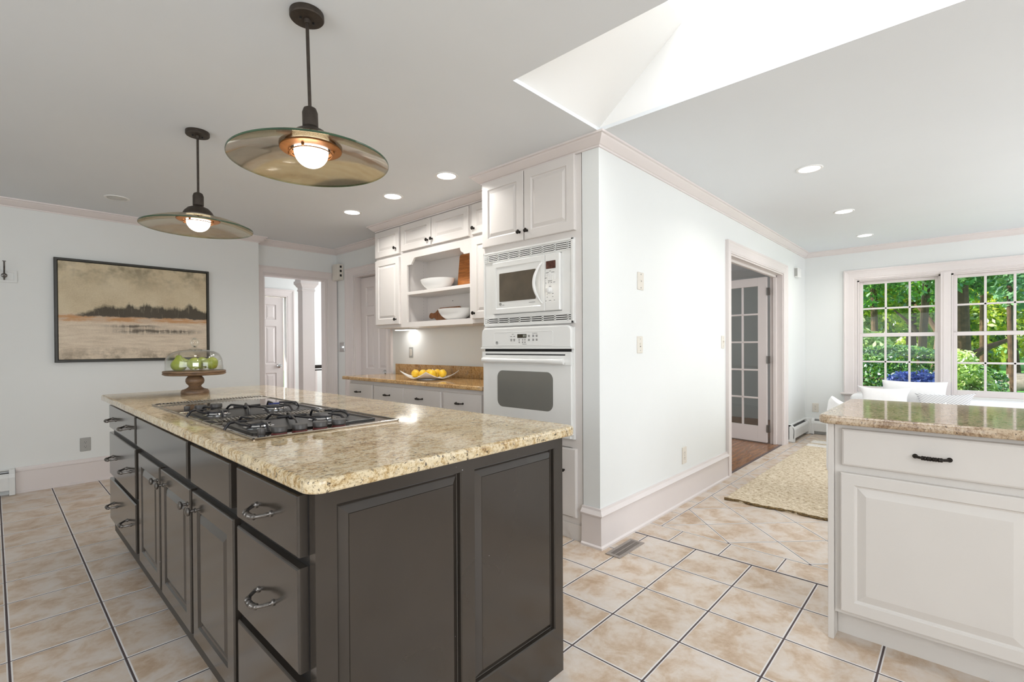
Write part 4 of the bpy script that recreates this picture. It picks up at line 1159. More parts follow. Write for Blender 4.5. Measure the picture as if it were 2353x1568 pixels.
# ---- platter and lemons
pl = thing('platter', 'white curved square platter of lemons on the golden back counter', 'platter', (2.70, 3.585, .917))
bm = nb(); N = 24; hs = .185; gv = []; gl_ = []
def ph(a, b):   # corners turned up, sides dipping between them
    return .012+.010*max(a*a, b*b)**2+.062*abs(a*b)**1.6
for layer in (0, 1):
    L_ = []
    for i in range(N+1):
        row = []
        for j in range(N+1):
            a, b_ = -1+2*i/N, -1+2*j/N; rot = 0.0
            x, y = a*hs, b_*hs
            X_ = x*math.cos(rot)-y*math.sin(rot); Y_ = x*math.sin(rot)+y*math.cos(rot)
            row.append(bm.verts.new((2.70+X_, 3.585+Y_*1.05, .917+ph(a, b_)-(0.006 if layer else 0)-.004)))
        L_.append(row)
    gv.append(L_)
for i in range(N):
    for j in range(N):
        bm.faces.new((gv[0][i][j], gv[0][i+1][j], gv[0][i+1][j+1], gv[0][i][j+1])); bm.faces.new((gv[1][i][j], gv[1][i][j+1], gv[1][i+1][j+1], gv[1][i+1][j]))
for i in range(N):
    for a, b_ in (((i, 0), (i+1, 0)), ((i, N), (i+1, N)), ((0, i), (0, i+1)), ((N, i), (N, i+1))):
        bm.faces.new((gv[0][a[0]][a[1]], gv[0][b_[0]][b_[1]], gv[1][b_[0]][b_[1]], gv[1][a[0]][a[1]]))
obj('dish', bm, 'ceramic', pl, smooth=True)
bm = nb(); add_lathe(bm, [(0, .000), (.10, .000), (.10, .004), (0, .006)], (2.70, 3.585, .917), n=40); obj('foot', bm, 'ceramic', pl, smooth=True)
def lemon_bm():
    bm = nb()
    prof = [(0, -.042), (.006, -.0405), (.010, -.037), (.020, -.030), (.028, -.018), (.0315, 0), (.028, .018), (.020, .030), (.010, .037), (.007, .041), (0, .043)]
    add_lathe(bm, prof, (0, 0, 0), n=28); return bm
lm = None
lab = ['lemon at the far left of the platter', 'lemon second from the left on the platter', 'lemon at the back centre of the platter', 'lemon at the front centre of the platter', 'lemon at the right end of the platter', 'lemon at the back right, behind the rightmost one']
sp_ = [(-.078, .092), (-.012, .064), (.052, .020), (-.012, -.030), (.046, -.066), (.098, -.032)]
sp_ = [(RT0.x*a+FWD.x*b, RT0.y*a+FWD.y*b) for a, b in ((-.128, .0), (-.052, -.030), (-.012, .052), (.030, -.034), (.118, .005), (.062, .050))]
for i, (dx, dy) in enumerate(sp_):
    if lm is None:
        lm = obj('lemon', lemon_bm(), 'lemon', smooth=True); o = lm
    else:
        o = lm.copy(); C.objects.link(o)
    tag(o, lab[i], 'lemon', 'lemons on the white platter')
    o.location = (2.70+dx, 3.585+dy, .917+.012+.0385); o.rotation_euler = (1.35+.05*i, .2*i, .7*i); o.scale = (1.18, 1.18, 1.0)

# ---- bowls and boards on the shelves
def bowl_bm(r, h, z0=0.0):
    bm = nb()
    out = [(r*.42, 0), (r*.46, .006), (r*.60, h*.16), (r*.80, h*.42), (r*.93, h*.70), (r, h)]
    inn = [(a-.006, b_+.006) if i < 5 else (a-.005, b_) for i, (a, b_) in enumerate(out)][::-1]
    add_lathe(bm, [(0, .001)]+out+inn[:-2]+[(r*.3, .012), (0, .012)], (0, 0, 0), n=56, cap=False)
    return bm
b1 = obj('bowl', bowl_bm(.178, .108), 'ceramic', smooth=True); b1.location = (2.862, 3.665, 1.7402)
b1.scale = (.74, 1.15, 1)
tag(b1, 'white ceramic bowl on the upper open shelf', 'bowl', 'white bowls on the open shelves')
b2 = b1.copy(); C.objects.link(b2); b2.location = (2.845, 3.385, 1.4502); b2.scale = (.74, 1.10, .95); b2['label'] = 'white ceramic bowl on the lower open shelf, right side'
bm = nb(); add_prism(bm, [(a, b_) for a, b_ in rrect(-.20, .20, 0, .335, .02, 4)], 0, .018, lambda a, b_, t: (t, a, b_))
cb = obj('cutting_board', bm, 'acacia'); cb.location = (2.950, 3.285, 1.7415); cb.rotation_euler = (0, math.radians(6), 0)
tag(cb, 'tall orange wood cutting board leaning at the right of the upper shelf', 'cutting board')
bm = nb(); body = rrect(-.22, .12, 0, .145, .02, 4)
hand = [(-.22, .10), (-.22, .02)]
out = [(.235, .050), (.262, .042), (.285, .052), (.292, .072), (.285, .092), (.262, .102), (.235, .094), (.20, .100), (.165, .128), (.13, .145), (-.16, .145), (-.18, .125), (-.18, .02), (-.16, 0), (.13, 0), (.165, .022), (.20, .045)]
add_prism(bm, out, 0, .016, lambda a, b_, t: (t, a, b_))
cb2 = obj('cutting_board', bm, 'acacia2'); cb2.location = (2.966, 3.66, 1.4515); cb2.rotation_euler = (math.radians(0), math.radians(9), 0)
tag(cb2, 'brown paddle cutting board with a knob handle behind the lower shelf bowl', 'cutting board')
# ================================================================ pendants over the island
def pendant(label, loc, tilt):
    r = thing('pendant_light', label, 'pendant light', loc, 'pendant lights over the island')
    z = lambda h: h-ZC
    L = lambda bm, prof, **k: add_lathe(bm, prof, (0, 0, 0), **k)
    obj('canopy', L(nb(), [(0, 0), (.059, 0), (.060, -.004), (.060, -.020), (.057, -.024), (.012, -.025), (.010, -.040), (0, -.041)], n=40), 'pendm', r, smooth=True, local=True)
    bm = nb()
    for a in (0, PI): add_lathe(bm, [(0, 0), (.004, 0), (.004, .008), (0, .009)], (.024*math.cos(a), .024*math.sin(a), -.024), (0, 0, -1), 10)
    obj('screw', bm, 'black', r, smooth=True, local=True)
    obj('rod', add_tube(nb(), [(0, 0, -.03), (0, 0, z(2.108))], .0062, 12), 'pendm', r, smooth=True, local=True)
    obj('socket_cup', L(nb(), [(0, z(2.112)), (.010, z(2.111)), (.022, z(2.104)), (.0275, z(2.088)), (.0275, z(2.036)), (.024, z(2.032)), (.030, z(2.028)), (.052, z(2.018)), (.070, z(1.998)), (.078, z(1.980)), (.090, z(1.976)), (.090, z(1.972)), (0, z(1.972))], n=40), 'pendm', r, smooth=True, local=True)
    out = [(.070, z(1.9665)), (.12, z(1.962)), (.18, z(1.9485)), (.235, z(1.929)), (.270, z(1.9125)), (.277, z(1.909))]
    inn = [(a, b-.006) for a, b in out][::-1]
    g = obj('glass_shade', L(nb(), out+inn+[out[0]], n=96, cap=False), 'dish', r, smooth=True, local=True)
    obj('glass_edge', L(nb(), [(.2768, z(1.9095)), (.2785, z(1.9085)), (.2785, z(1.9035)), (.2768, z(1.9025)), (.2768, z(1.9095))], n=96, cap=False), 'dishrim', g, smooth=True, local=True)
    obj('collar', L(nb(), [(.106, z(1.956)), (.109, z(1.953)), (.107, z(1.949)), (.084, z(1.944)), (.074, z(1.945)), (.072, z(1.955)), (.106, z(1.956))], n=64, cap=False), 'copper', r, smooth=True, local=True)
    bm = nb()
    for k in range(4):
        a = PI/4+k*PI/2; add_lathe(bm, [(0, 0), (.005, 0), (.0055, .006), (.004, .011), (0, .012)], (.080*math.cos(a), .080*math.sin(a), z(1.946)), (0, 0, -1), 12)
    obj('thumb_screw', bm, 'copper', r, smooth=True, local=True)
    bm = nb(); add_tube(bm, [(.073*math.cos(t), .073*math.sin(t), z(1.936)) for t in [2*PI*i/40 for i in range(41)]], .0022, 8)
    for k in range(4):
        a = PI/4+k*PI/2; add_tube(bm, [(.073*math.cos(a), .073*math.sin(a), z(1.936)), (.073*math.cos(a), .073*math.sin(a), z(1.95))], .002, 6)
    obj('wire_ring', bm, 'copper', r, smooth=True, local=True)
    bm = nb(); R = .060; add_lathe(bm, [(R*math.sin(t), z(1.944)-R*math.cos(t)) for t in [PI*i/24 for i in range(25)]], (0, 0, 0), n=40, cap=False)
    obj('globe', bm, 'bulb', r, smooth=True, local=True)
    r.rotation_euler = tilt
    l = bpy.data.lights.new('pendant_lamp', 'POINT'); l.energy = 3.0; l.color = (1, .86, .68); l.shadow_soft_size = .055
    lo = bpy.data.objects.new('pendant_lamp', l); C.objects.link(lo); lo.location = (loc[0], loc[1], 1.815)
    return r
pendant('large glass dish pendant lamp nearest the camera, over the cooktop', (.806, 1.804, ZC), (-.018, -.016, 0))
pendant('glass dish pendant lamp hanging further away, above the cake stand end', (.814, 3.254, ZC), (0, 0, 0))

# ================================================================ recessed ceiling lights
def can(label, x, y, lit=True, power=5.5):
    r = thing('recessed_light', label, 'ceiling light', (x, y, ZC), 'recessed ceiling lights')
    obj('trim_ring', add_lathe(nb(), [(.066, 0), (.084, 0), (.084, -.003), (.079, -.006), (.068, -.005), (.066, 0)], (0, 0, 0), n=40, cap=False), 'whitem', r, smooth=True, local=True)
    if lit:
        obj('lens', add_lathe(nb(), [(0, -.001), (.067, -.001), (.067, -.0035), (0, -.0045)], (0, 0, 0), n=40), 'canlamp', r, local=True)
        l = bpy.data.lights.new('recessed_lamp', 'AREA'); l.shape = 'DISK'; l.size = .12; l.energy = power; l.color = (1, .97, .92); l.spread = math.radians(150)
        o = bpy.data.objects.new('recessed_lamp', l); C.objects.link(o); o.location = (x, y, ZC-.012)
    else:
        obj('lens', add_lathe(nb(), [(0, .030), (.035, .026), (.060, .010), (.067, -.002), (.064, -.003), (0, .020)][1:-1], (0, 0, -.004), n=40, cap=False), 'ledoff', r, smooth=True, local=True)
        obj('lens_dome', add_lathe(nb(), [(0, -.007), (.03, -.006), (.055, -.003), (.067, -.001), (0, -.0005)], (0, 0, 0), n=40), 'ledoff', r, smooth=True, local=True)
    return r
can('lit round ceiling light over the counter, nearest the oven cabinet', 2.255, 2.775)
can('lit round ceiling light over the counter, middle of the row of three', 2.255, 3.475)
can('lit round ceiling light over the counter, furthest left of the row of three', 2.262, 4.157)
can('unlit round ceiling light above the landscape painting', .713, 5.165, False)
can('largest lit round ceiling light in the window room, nearest the skylight', 3.931, .798)
can('lit round ceiling light in the window room, middle of its row', 5.41, .817)
can('smallest lit round ceiling light in the window room, nearest the windows', 6.762, .821)

# ================================================================ painting
pt = thing('painting', 'framed abstract landscape painting with dark tree line and orange shore', 'painting', (.955, YP-.001, 1.09))
px0, px1, pz0, pz1 = .370, 1.543, 1.091, 2.011; py = YP-.042
bm = nb(); rl(bm, px0, px1, pz0, pz1, [(0, 0), (0, .041), (.003, .043), (.019, .043), (.021, .040), (.021, .030)], fy(YP-.001), True, False)
obj('frame', bm, 'frame', pt)
obj('canvas', box(px0+.025, px1-.025, YP-.038, YP-.010, pz0+.025, pz1-.025, .002), 'painting', pt)

# ================================================================ coat-hook rail at the far left
hk = thing('coat_hook_rail', 'white panelled hook rail with a metal hook, cut by the left edge', 'hook rail', (-.1, YP-.001, 1.8))
bm = nb(); rl(bm, -.45, .150, 1.766, 1.868, [(0, 0), (0, .012), (.003, .014), (.018, .014), (.022, .010), (.20, .010)][:5], fy(YP-.001))
obj('backplate', bm, 'wall', hk)
for x in (.075, -.22):
    bm = nb(); y = YP-.016
    add_tube(bm, [(x, y, 1.788), (x, y-.012, 1.792), (x, y-.008, 1.83), (x, y-.030, 1.86), (x, y-.055, 1.895), (x, y-.060, 1.930)], .0055, 10)
    add_lathe(bm, [(0, 0), (.011, 0), (.011, .005), (0, .007)], (x, y-.060, 1.930), (0, 0, 1), 14)
    add_lathe(bm, [(0, 0), (.019, 0), (.017, .006), (.008, .010), (0, .010)], (x, y+.004, 1.822), (0, -1, 0), 20)
    add_tube(bm, [(x, y-.01, 1.80), (x, y-.035, 1.795), (x, y-.042, 1.815)], .005, 10)
    obj('hook', bm, 'pewter', hk, smooth=True)

# ================================================================ outlets, switches and small wall boxes
def plate(name, label, cat, face, uc, zc, wd, ht, m, kind):
    X, mp = face
    loc = {'x': (X, uc, zc), 'y': (uc, X, zc)}[mp]
    F_ = fx(X) if mp == 'x' else fy(X)
    r = thing(name, label, cat, loc)
    obj('plate', rrl(nb(), uc-wd/2, uc+wd/2, zc-ht/2, zc+ht/2, .006, [(0, .0005), (0, .003), (.003, .006)], F_, 3), m, r)
    def disc(du, dz, rad, mat, nm, h=.008):
        c = F_(uc+du, zc+dz, .005); out = (-1, 0, 0) if mp == 'x' else (0, -1, 0)
        return obj(nm, add_lathe(nb(), [(0, 0), (rad, 0), (rad, h-.005), (0, h-.0045)], c, out, 16), mat, r)
    def rec(du, dz, a, b_, mat, nm, h=.009): return obj(nm, rl(nb(), uc+du-a/2, uc+du+a/2, zc+dz-b_/2, zc+dz+b_/2, [(0, .005), (0, h-.001), (.001, h)], F_), mat, r)
    if kind == 'outlet':
        for s in (1, -1):
            so = obj('socket', rrl(nb(), uc-.016, uc+.016, zc+s*.020-.014, zc+s*.020+.014, .010, [(0, .005), (0, .0075), (.001, .008)], F_, 4), m, r)
            bm = nb()
            for du, hh in ((-.006, .008), (.006, .007)):
                rl(bm, uc+du-.001, uc+du+.001, zc+s*.020+.003-hh/2, zc+s*.020+.003+hh/2, [(0, .0078), (0, .0084)], F_)
            rrl(bm, uc-.0025, uc+.0025, zc+s*.020-.011, zc+s*.020-.006, .002, [(0, .0078), (0, .0084)], F_, 3)
            obj('slots', bm, 'dark', so)
        disc(0, 0, .003, 'greyp', 'screw')
    elif kind == 'switch':
        rec(0, 0, .011, .024, m, 'toggle_base'); rec(0, .004, .007, .012, m, 'toggle', .018); disc(0, .035, .003, 'greyp', 'screw'); disc(0, -.035, .003, 'greyp', 'screw')
    elif kind == 'phone':
        rec(0, .002, .014, .016, m, 'jack'); rec(0.002, 0, .006, .007, 'dark', 'jack_hole', .010); disc(0, .045, .005, 'greyp', 'screw'); disc(0, -.045, .005, 'greyp', 'screw')
    elif kind == 'rocker':
        rec(0, 0, .034, .070, 'ivory', 'rocker'); 
        for k in range(5): rec(0, .024-.012*k, .012, .004, 'text', 'mark', .0105)
    elif kind == 'dial':
        rec(0, .006, .012, .012, m, 'slider', .013); disc(0, -.012, .0035, 'text', 'dial', .009); disc(0, .038, .0025, 'greyp', 'screw'); disc(0, -.038, .0025, 'greyp', 'screw')
    elif kind == 'gang':
        for k in (-1, 0, 1): rec(k*.030, .0, .010, .022, 'chrome', 'toggle', .016)
        for k in (-1, 0, 1): disc(k*.030, .040, .003, 'chrome', 'screw'); disc(k*.030, -.040, .003, 'chrome', 'screw')
    return r
plate('outlet', 'grey double outlet low on the painting wall, left of the island', 'outlet', (YP, 'y'), .566, .345, .075, .122, 'greyp', 'outlet')
plate('outlet', 'ivory double outlet above the tall baseboard on the white wing wall', 'outlet', (YW, 'y'), 3.634, .357, .078, .130, 'ivory', 'outlet')
plate('outlet', 'ivory double outlet on the window wall above the heater', 'outlet', (XS, 'x'), 1.467, .357, .076, .120, 'ivory', 'outlet')
plate('phone_jack', 'beige phone jack plate, the upper of two plates on the wing wall', 'phone jack', (YW, 'y'), 2.948, 1.645, .084, .118, 'ivory', 'phone')
plate('dimmer_switch', 'ivory dimmer switch plate below the phone jack on the wing wall', 'switch', (YW, 'y'), 2.936, 1.218, .074, .114, 'ivory', 'dial')
plate('light_switch', 'ivory toggle switch beside the french door casing', 'switch', (YW, 'y'), 4.462, 1.240, .072, .114, 'ivory', 'switch')
plate('light_switch', 'grey framed rocker switch on the wall under the wall cabinets', 'switch', (XW, 'x'), 4.325, 1.153, .072, .114, 'greyp', 'rocker')
plate('light_switch', 'polished metal switch plate between the hall doorway and the side door', 'switch', (XW, 'x'), 5.825, 1.213, .125, .116, 'chrome', 'gang')
ch = thing('door_chime', 'white wall box with three dark openings above the metal switch plate', 'chime', (XW, 5.86, 2.06))
obj('housing', box(XW-.075, XW-.001, 5.775, 5.93, 2.060, 2.262, .006), 'ivory', ch)
bm = nb()
for z in (2.228, 2.174, 2.118): add_box(bm, XW-.050, XW-.026, 5.7735, 5.776, z-.014, z+.014)
obj('opening', bm, 'dark', ch)
sn = thing('wall_sensor', 'small white sensor box high on the wall near the room corner', 'sensor', (7.08, YW, 2.08))
obj('housing', box(6.99, 7.17, YW-.045, YW-.001, 2.085, 2.205, .005), 'white', sn)
obj('side_grille', box(6.9885, 6.991, YW-.040, YW-.006, 2.095, 2.195), 'greyp', sn)

# ================================================================ baseboard heaters
def heater(label, p0, p1, nrm, endcap=True):
    a, b_ = Vector(p0), Vector(p1); n_ = Vector(nrm); mid = (a+b_)/2
    r = thing('baseboard_heater', label, 'heater', (mid.x, mid.y, 0), 'white baseboard heaters')
    st_ = lambda q: ((q.x, q.y), (n_.x, n_.y)); d = (b_-a).normalized()
    bm = nb(); add_sweep(bm, [(.002, .03), (.010, .03), (.010, .192), (.030, .205), (.030, .211), (.002, .211)], [st_(a), st_(b_)]); obj('back_panel', bm, 'heater', r)
    bm = nb(); add_sweep(bm, [(.056, .045), (.064, .045), (.066, .150), (.060, .168), (.048, .182), (.046, .178), (.056, .164), (.060, .150)], [st_(a), st_(b_)]); obj('front_cover', bm, 'heater', r)
    bm = nb(); add_sweep(bm, [(.012, .185), (.046, .172), (.046, .168), (.012, .180)], [st_(a+d*.02), st_(b_-d*.02)]); obj('damper', bm, 'fin', r)
    bm = nb(); add_sweep(bm, [(.012, .06), (.050, .06), (.050, .14), (.012, .14)], [st_(a+d*.02), st_(b_-d*.02)]); obj('fins', bm, 'fin', r)
    for q_, s in ((a, 1), (b_, -1)):
        bm = nb(); add_sweep(bm, [(.001, .004), (.070, .004), (.072, .150), (.066, .180), (.040, .208), (.001, .216)], [st_(q_-d*s*.0), st_(q_+d*s*.035)]); obj('end_cap', bm, 'heater', r)
    return r
heater('white baseboard heater at the lower left edge, beside the tall baseboard', (-2.0, YP), (.122, YP), (0, -1))
heater('white baseboard heater along the wing wall right of the french door', (6.70, YW), (7.475, YW), (0, -1))
heater('white baseboard heater under the windows, starting at the room corner', (XS, 1.505), (XS, -.95), (-1, 0))
tag(obj('heater_corner_piece', box(7.475, XS-.001, 1.505, YW-.001, .004, .216, .004), 'heater'), 'white corner block joining the two baseboard heaters', 'heater')

# ================================================================ floor register
rg = thing('floor_register', 'brushed metal floor register set in the tiles at the wall corner', 'floor vent', (2.545, 1.478, 0))
x0, x1, y0, y1 = 2.400, 2.690, 1.432, 1.528
bm = nb()
for a in ((x0, x1, y0, y0+.018), (x0, x1, y1-.018, y1), (x0, x0+.022, y0+.018, y1-.018), (x1-.022, x1, y0+.018, y1-.018)): add_box(bm, a[0], a[1], a[2], a[3], .0002, .005, .0015)
for i in range(25):
    x = x0+.026+(x1-x0-.052)*i/24; add_box(bm, x-.0022, x+.0022, y0+.018, y1-.018, .001, .004)
add_box(bm, x0+.02, x1-.02, (y0+y1)/2-.003, (y0+y1)/2+.003, .001, .0042)
obj('grille', bm, 'vent', rg); obj('duct_opening', box(x0+.01, x1-.01, y0+.01, y1-.01, .0001, .0009), 'dark', rg)

# ================================================================ peninsula
PXF = 2.325; PD = fx(PXF+.020)
pe = thing('peninsula_cabinet', 'white base cabinet of the right-hand peninsula with one wide drawer', 'cabinet', (2.62, .08, 0))
bm = nb(); add_box(bm, PXF+.020, 2.93, -.250, .386, .112, .889); add_box(bm, PXF+.085, 2.92, -.250, .386, 0, .112)
obj('body', bm, 'cabw', pe)
bm = nb(); add_box(bm, PXF+.028, 2.945, .387, .400, 0, .889); add_box(bm, PXF+.004, PXF+.028, .387, .408, 0, .889, .002); obj('side_panel', bm, 'cabw', pe)
d = obj('drawer', slab(-.215, .361, .722, .872, PD, .020, .009), 'cabw', pe); pull(d, (PXF, .080, .794), (-1, 0, 0), (0, 1, 0), .048, 'bronze', .022)
obj('door', raised(-.215, .364, .130, .694, PD, .022, .046, .030), 'cabw', pe)
pe2 = thing('peninsula_cabinet', 'long white peninsula base cabinet with three drawers, right of the wide-drawer cabinet', 'cabinet', (2.62, -.56, 0))
bm = nb(); add_box(bm, PXF+.020, 2.93, -2.45, -.252, .112, .889); add_box(bm, PXF+.085, 2.92, -2.45, -.252, 0, .112); obj('body', bm, 'cabw', pe2)
for k in range(3):
    a, b_ = -.265-.6*(k+1), -.280-.6*k
    d = obj('drawer', slab(a, b_, .722, .872, PD, .020, .009), 'cabw', pe2); pull(d, (PXF, (a+b_)/2, .794), (-1, 0, 0), (0, 1, 0), .048, 'bronze', .022)
    obj('door', raised(a, b_, .130, .694, PD, .022, .046, .030), 'cabw', pe2)
counter('countertop', 2.290, 3.090, -2.46, .440, .890, .9245, .05, 'granite_p', 'glossy beige granite top of the right-hand peninsula', (0, 0, 1, 1), .012)

# ================================================================ rug
bm = nb(); rx0, rx1, ry0, ry1 = 3.875, 7.05, -1.15, 1.372; nx, ny = 120, 50; vs = []
rnd = random.Random(3)
for i in range(nx+1):
    row = []
    for j in range(ny+1):
        x = rx0+(rx1-rx0)*i/nx; y = ry0+(ry1-ry0)*j/ny
        if i == 0: x += .008*math.sin(j*.9)
        row.append(bm.verts.new((x, y, .011+.002*rnd.random()+.002*math.sin(i*1.4))))
    vs.append(row)
for i in range(nx):
    for j in range(ny):
        f = bm.faces.new((vs[i][j], vs[i+1][j], vs[i+1][j+1], vs[i][j+1])); xm = (i+.5)/nx
        f.material_index = 1 if .835 < xm < .975 and not .895 < xm < .905 else 0
ed = [vs[i][0] for i in range(nx+1)]+[vs[nx][j] for j in range(1, ny+1)]+[vs[i][ny] for i in range(nx-1, -1, -1)]+[vs[0][j] for j in range(ny-1, 0, -1)]
lo = [bm.verts.new((v.co.x, v.co.y, .0004)) for v in ed]; n = len(ed)
for k in range(n): bm.faces.new((ed[k], lo[k], lo[(k+1) % n], ed[(k+1) % n]))
rug = obj('rug', bm, 'rug', smooth=True); rug.data.materials.append(MT['rugwhite'])
tag(rug, 'natural jute rug with cream end stripes on the tiled floor', 'rug')
bm = nb()
pts = [(rx0-.004+.008*math.sin(j*.45), ry1-(ry1-ry0)*j/100, .010) for j in range(101)]
add_tube(bm, pts, [.0095+.0022*math.sin(j*2.1) for j in range(101)], 8)
obj('braided_edge', bm, 'rugedge', rug, smooth=True, local=True)

# ================================================================ soft furniture
def pillow_bm(w_, h, t, n=18, pinch=.12, p=2.2):
    bm = nb(); F = []
    for s in (1, -1):
        L_ = []
        for i in range(n+1):
            row = []
            for j in range(n+1):
                a, b_ = -1+2*i/n, -1+2*j/n
                th = t/2*(max(0, 1-abs(a)**p)*max(0, 1-abs(b_)**p))**.45
                ka = 1-pinch*(1-abs(a)**1.5)*0 ; sc = 1-pinch*(1-b_*b_)*abs(a)**4*.6; sb = 1-pinch*(1-a*a)*abs(b_)**4*.6
                row.append(bm.verts.new((a*w_/2*sc, s*(th+.002), b_*h/2*sb)))
            L_.append(row)
        F.append(L_)
        for i in range(n):
            for j in range(n):
                q_ = (L_[i][j], L_[i+1][j], L_[i+1][j+1], L_[i][j+1]); bm.faces.new(q_ if s > 0 else q_[::-1])
    for i in range(n):
        for a, b_ in (((i, 0), (i+1, 0)), ((i, n), (i+1, n)), ((0, i), (0, i+1)), ((n, i), (n, i+1))):
            bm.faces.new((F[0][a[0]][a[1]], F[0][b_[0]][b_[1]], F[1][b_[0]][b_[1]], F[1][a[0]][a[1]]))
    return bm
def pillow(label, loc, w_, h, t, rot, m='fabric', **k):
    o = obj('pillow', pillow_bm(w_, h, t, **k), m, smooth=True, angle=80); o.location = loc; o.rotation_euler = rot
    return tag(o, label, 'pillow', 'pillows on the white sofa')
def soft_box(x0, x1, y0, y1, z0, z1, r=.05): return box(x0, x1, y0, y1, z0, z1, r, 5)
so = thing('sofa', 'white upholstered sofa under the windows', 'sofa', (6.95, .20, 0))
obj('seat_base', soft_box(6.50, 7.35, -.95, 1.02, .10, .30, .03), 'fabric', so, smooth=True)
obj('seat_cushion', soft_box(6.48, 7.16, -.78, .84, .30, .43, .045), 'fabric', so, smooth=True)
obj('back', soft_box(7.14, 7.37, -.95, 1.02, .28, .60, .05), 'fabric', so, smooth=True)
obj('arm', soft_box(6.50, 7.20, .84, 1.03, .25, .53, .05), 'fabric', so, smooth=True)
obj('arm', soft_box(6.50, 7.20, -.97, -.78, .25, .53, .05), 'fabric', so, smooth=True)
for x in (6.56, 7.29):
    for y in (-.88, .95): obj('leg', add_lathe(nb(), [(0, .014 if x < 7 else 0), (.018, .014 if x < 7 else 0), (.026, .10), (0, .10)], (x, y, 0), n=16), 'walnut', so)
pillow('large white back cushion behind the other pillows on the sofa', (6.97, .40, .622), .58, .36, .17, (math.radians(-12), 0, math.radians(-92)))
pillow('white pillow with a sharp raised corner, left of the large cushion', (6.76, .64, .592), .50, .30, .13, (math.radians(-14), 0, math.radians(-84)), pinch=.35)
pillow('white pillow with thin grey stripes at the right end of the sofa', (6.78, .135, .568), .50, .255, .12, (math.radians(-14), math.radians(-3), math.radians(-96)), 'stripe', pinch=.35)

ac = thing('armchair', 'white slipcovered armchair standing on the rug behind the peninsula', 'armchair', (4.45, .40, .012))
bm = nb(); pts = []
o_ = [(.05, .24), (.745, .24)]
out = rrect(.045, .742, .245, .70, .06, 5, (1, 1, 0, 0)); out = [p for p in out if p[1] < .69]
top = [(.742, .70), (.728, .80), (.712, .828), (.690, .812), (.640, .782), (.55, .762), (.40, .755), (.24, .762), (.15, .782), (.10, .812), (.078, .828), (.062, .80), (.045, .70)]
half = [p for p in out if p[0] > .39]; left = [p for p in out if p[0] <= .39]
# outline counter-clockwise from the lower left
outl = rrect(.045, .742, .245, .70, .06, 5, (1, 1, 1, 1))
k = 6
outl = outl[:2*k] + top
add_loops(bm, [([(.39+(u-.39)*s, .5+(z-.5)*s) for u, z in outl], wv) for s, wv in ((.90, 0), (.97, .012), (1, .035), (1, .085), (.97, .108), (.90, .12))], lambda u, z, wv: (4.27-wv, u, z))
obj('back', bm, 'fabric', ac, smooth=True, angle=60)
obj('seat_cushion', soft_box(4.26, 4.86, .12, .67, .30, .46, .05), 'fabric', ac, smooth=True)
obj('seat_base', soft_box(4.20, 4.88, .06, .73, .245, .31, .02), 'fabric', ac, smooth=True)
obj('arm', soft_box(4.24, 4.80, .63, .742, .29, .60, .05), 'fabric', ac, smooth=True)
obj('arm', soft_box(4.24, 4.80, .045, .157, .29, .60, .05), 'fabric', ac, smooth=True)
for x in (4.26, 4.80):
    for y in (.12, .66): obj('leg', add_lathe(nb(), [(0, .0165), (.015, .0165), (.022, .25), (0, .25)], (x, y, 0), n=16), 'walnut', ac)

# ================================================================ garden
ga = nb()
gp = []
for i in range(30):
    x = 7.72+i*2.0; row = []
    for j in range(30): row.append(ga.verts.new((x, -32+j*2.2, -.35+.024*(x-8)+.06*math.sin(x*.7+j))))
    gp.append(row)
for i in range(29):
    for j in range(29): ga.faces.new((gp[i][j], gp[i+1][j], gp[i+1][j+1], gp[i][j+1]))
lawn = struct('ground', ga, 'grass', smooth=True)
gz = lambda x: -.35+.024*(x-8)
def leaves(name, c, rad, N, size, m, parent, seed, shell=.55, flat=0, zmin=None):
    g = np.random.default_rng(seed)
    # several overlapping clumps make an uneven outline
    K = max(5, N//450); cl = g.normal(size=(K, 3)); cl /= np.linalg.norm(cl, axis=1)[:, None]; cl *= g.uniform(.25, .72, (K, 1))
    cr = g.uniform(.30, .48, K); idx = g.integers(0, K, N)
    d = g.normal(size=(N, 3)); d /= np.linalg.norm(d, axis=1)[:, None]; rr = g.uniform(shell, 1, (N, 1))**.5
    P = (cl[idx]+d*rr*cr[idx][:, None])*np.array(rad)+np.array(c)
    if zmin is not None: P[:, 2] = np.maximum(P[:, 2], zmin+g.uniform(0, .1, N))
    nrm = d*.6+g.normal(size=(N, 3))*.55+np.array([0, 0, .5]); nrm /= np.linalg.norm(nrm, axis=1)[:, None]
    a = np.cross(nrm, g.normal(size=(N, 3))); a /= np.linalg.norm(a, axis=1)[:, None]; b_ = np.cross(nrm, a)
    s = size*g.uniform(.6, 1.25, (N, 1))
    V_ = np.stack([P-a*s, P-b_*s*.42, P+a*s, P+b_*s*.42], 1).reshape(-1, 3)
    me = bpy.data.meshes.new(name); me.from_pydata(V_.tolist(), [], np.arange(N*4).reshape(-1, 4).tolist())
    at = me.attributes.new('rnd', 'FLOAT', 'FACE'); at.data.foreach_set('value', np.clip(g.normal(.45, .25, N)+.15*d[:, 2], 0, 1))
    me.materials.append(MT[m]); o = bpy.data.objects.new(name, me); C.objects.link(o)
    if parent is not None:
        o.parent = parent; o.location = -wloc(parent)
    return o
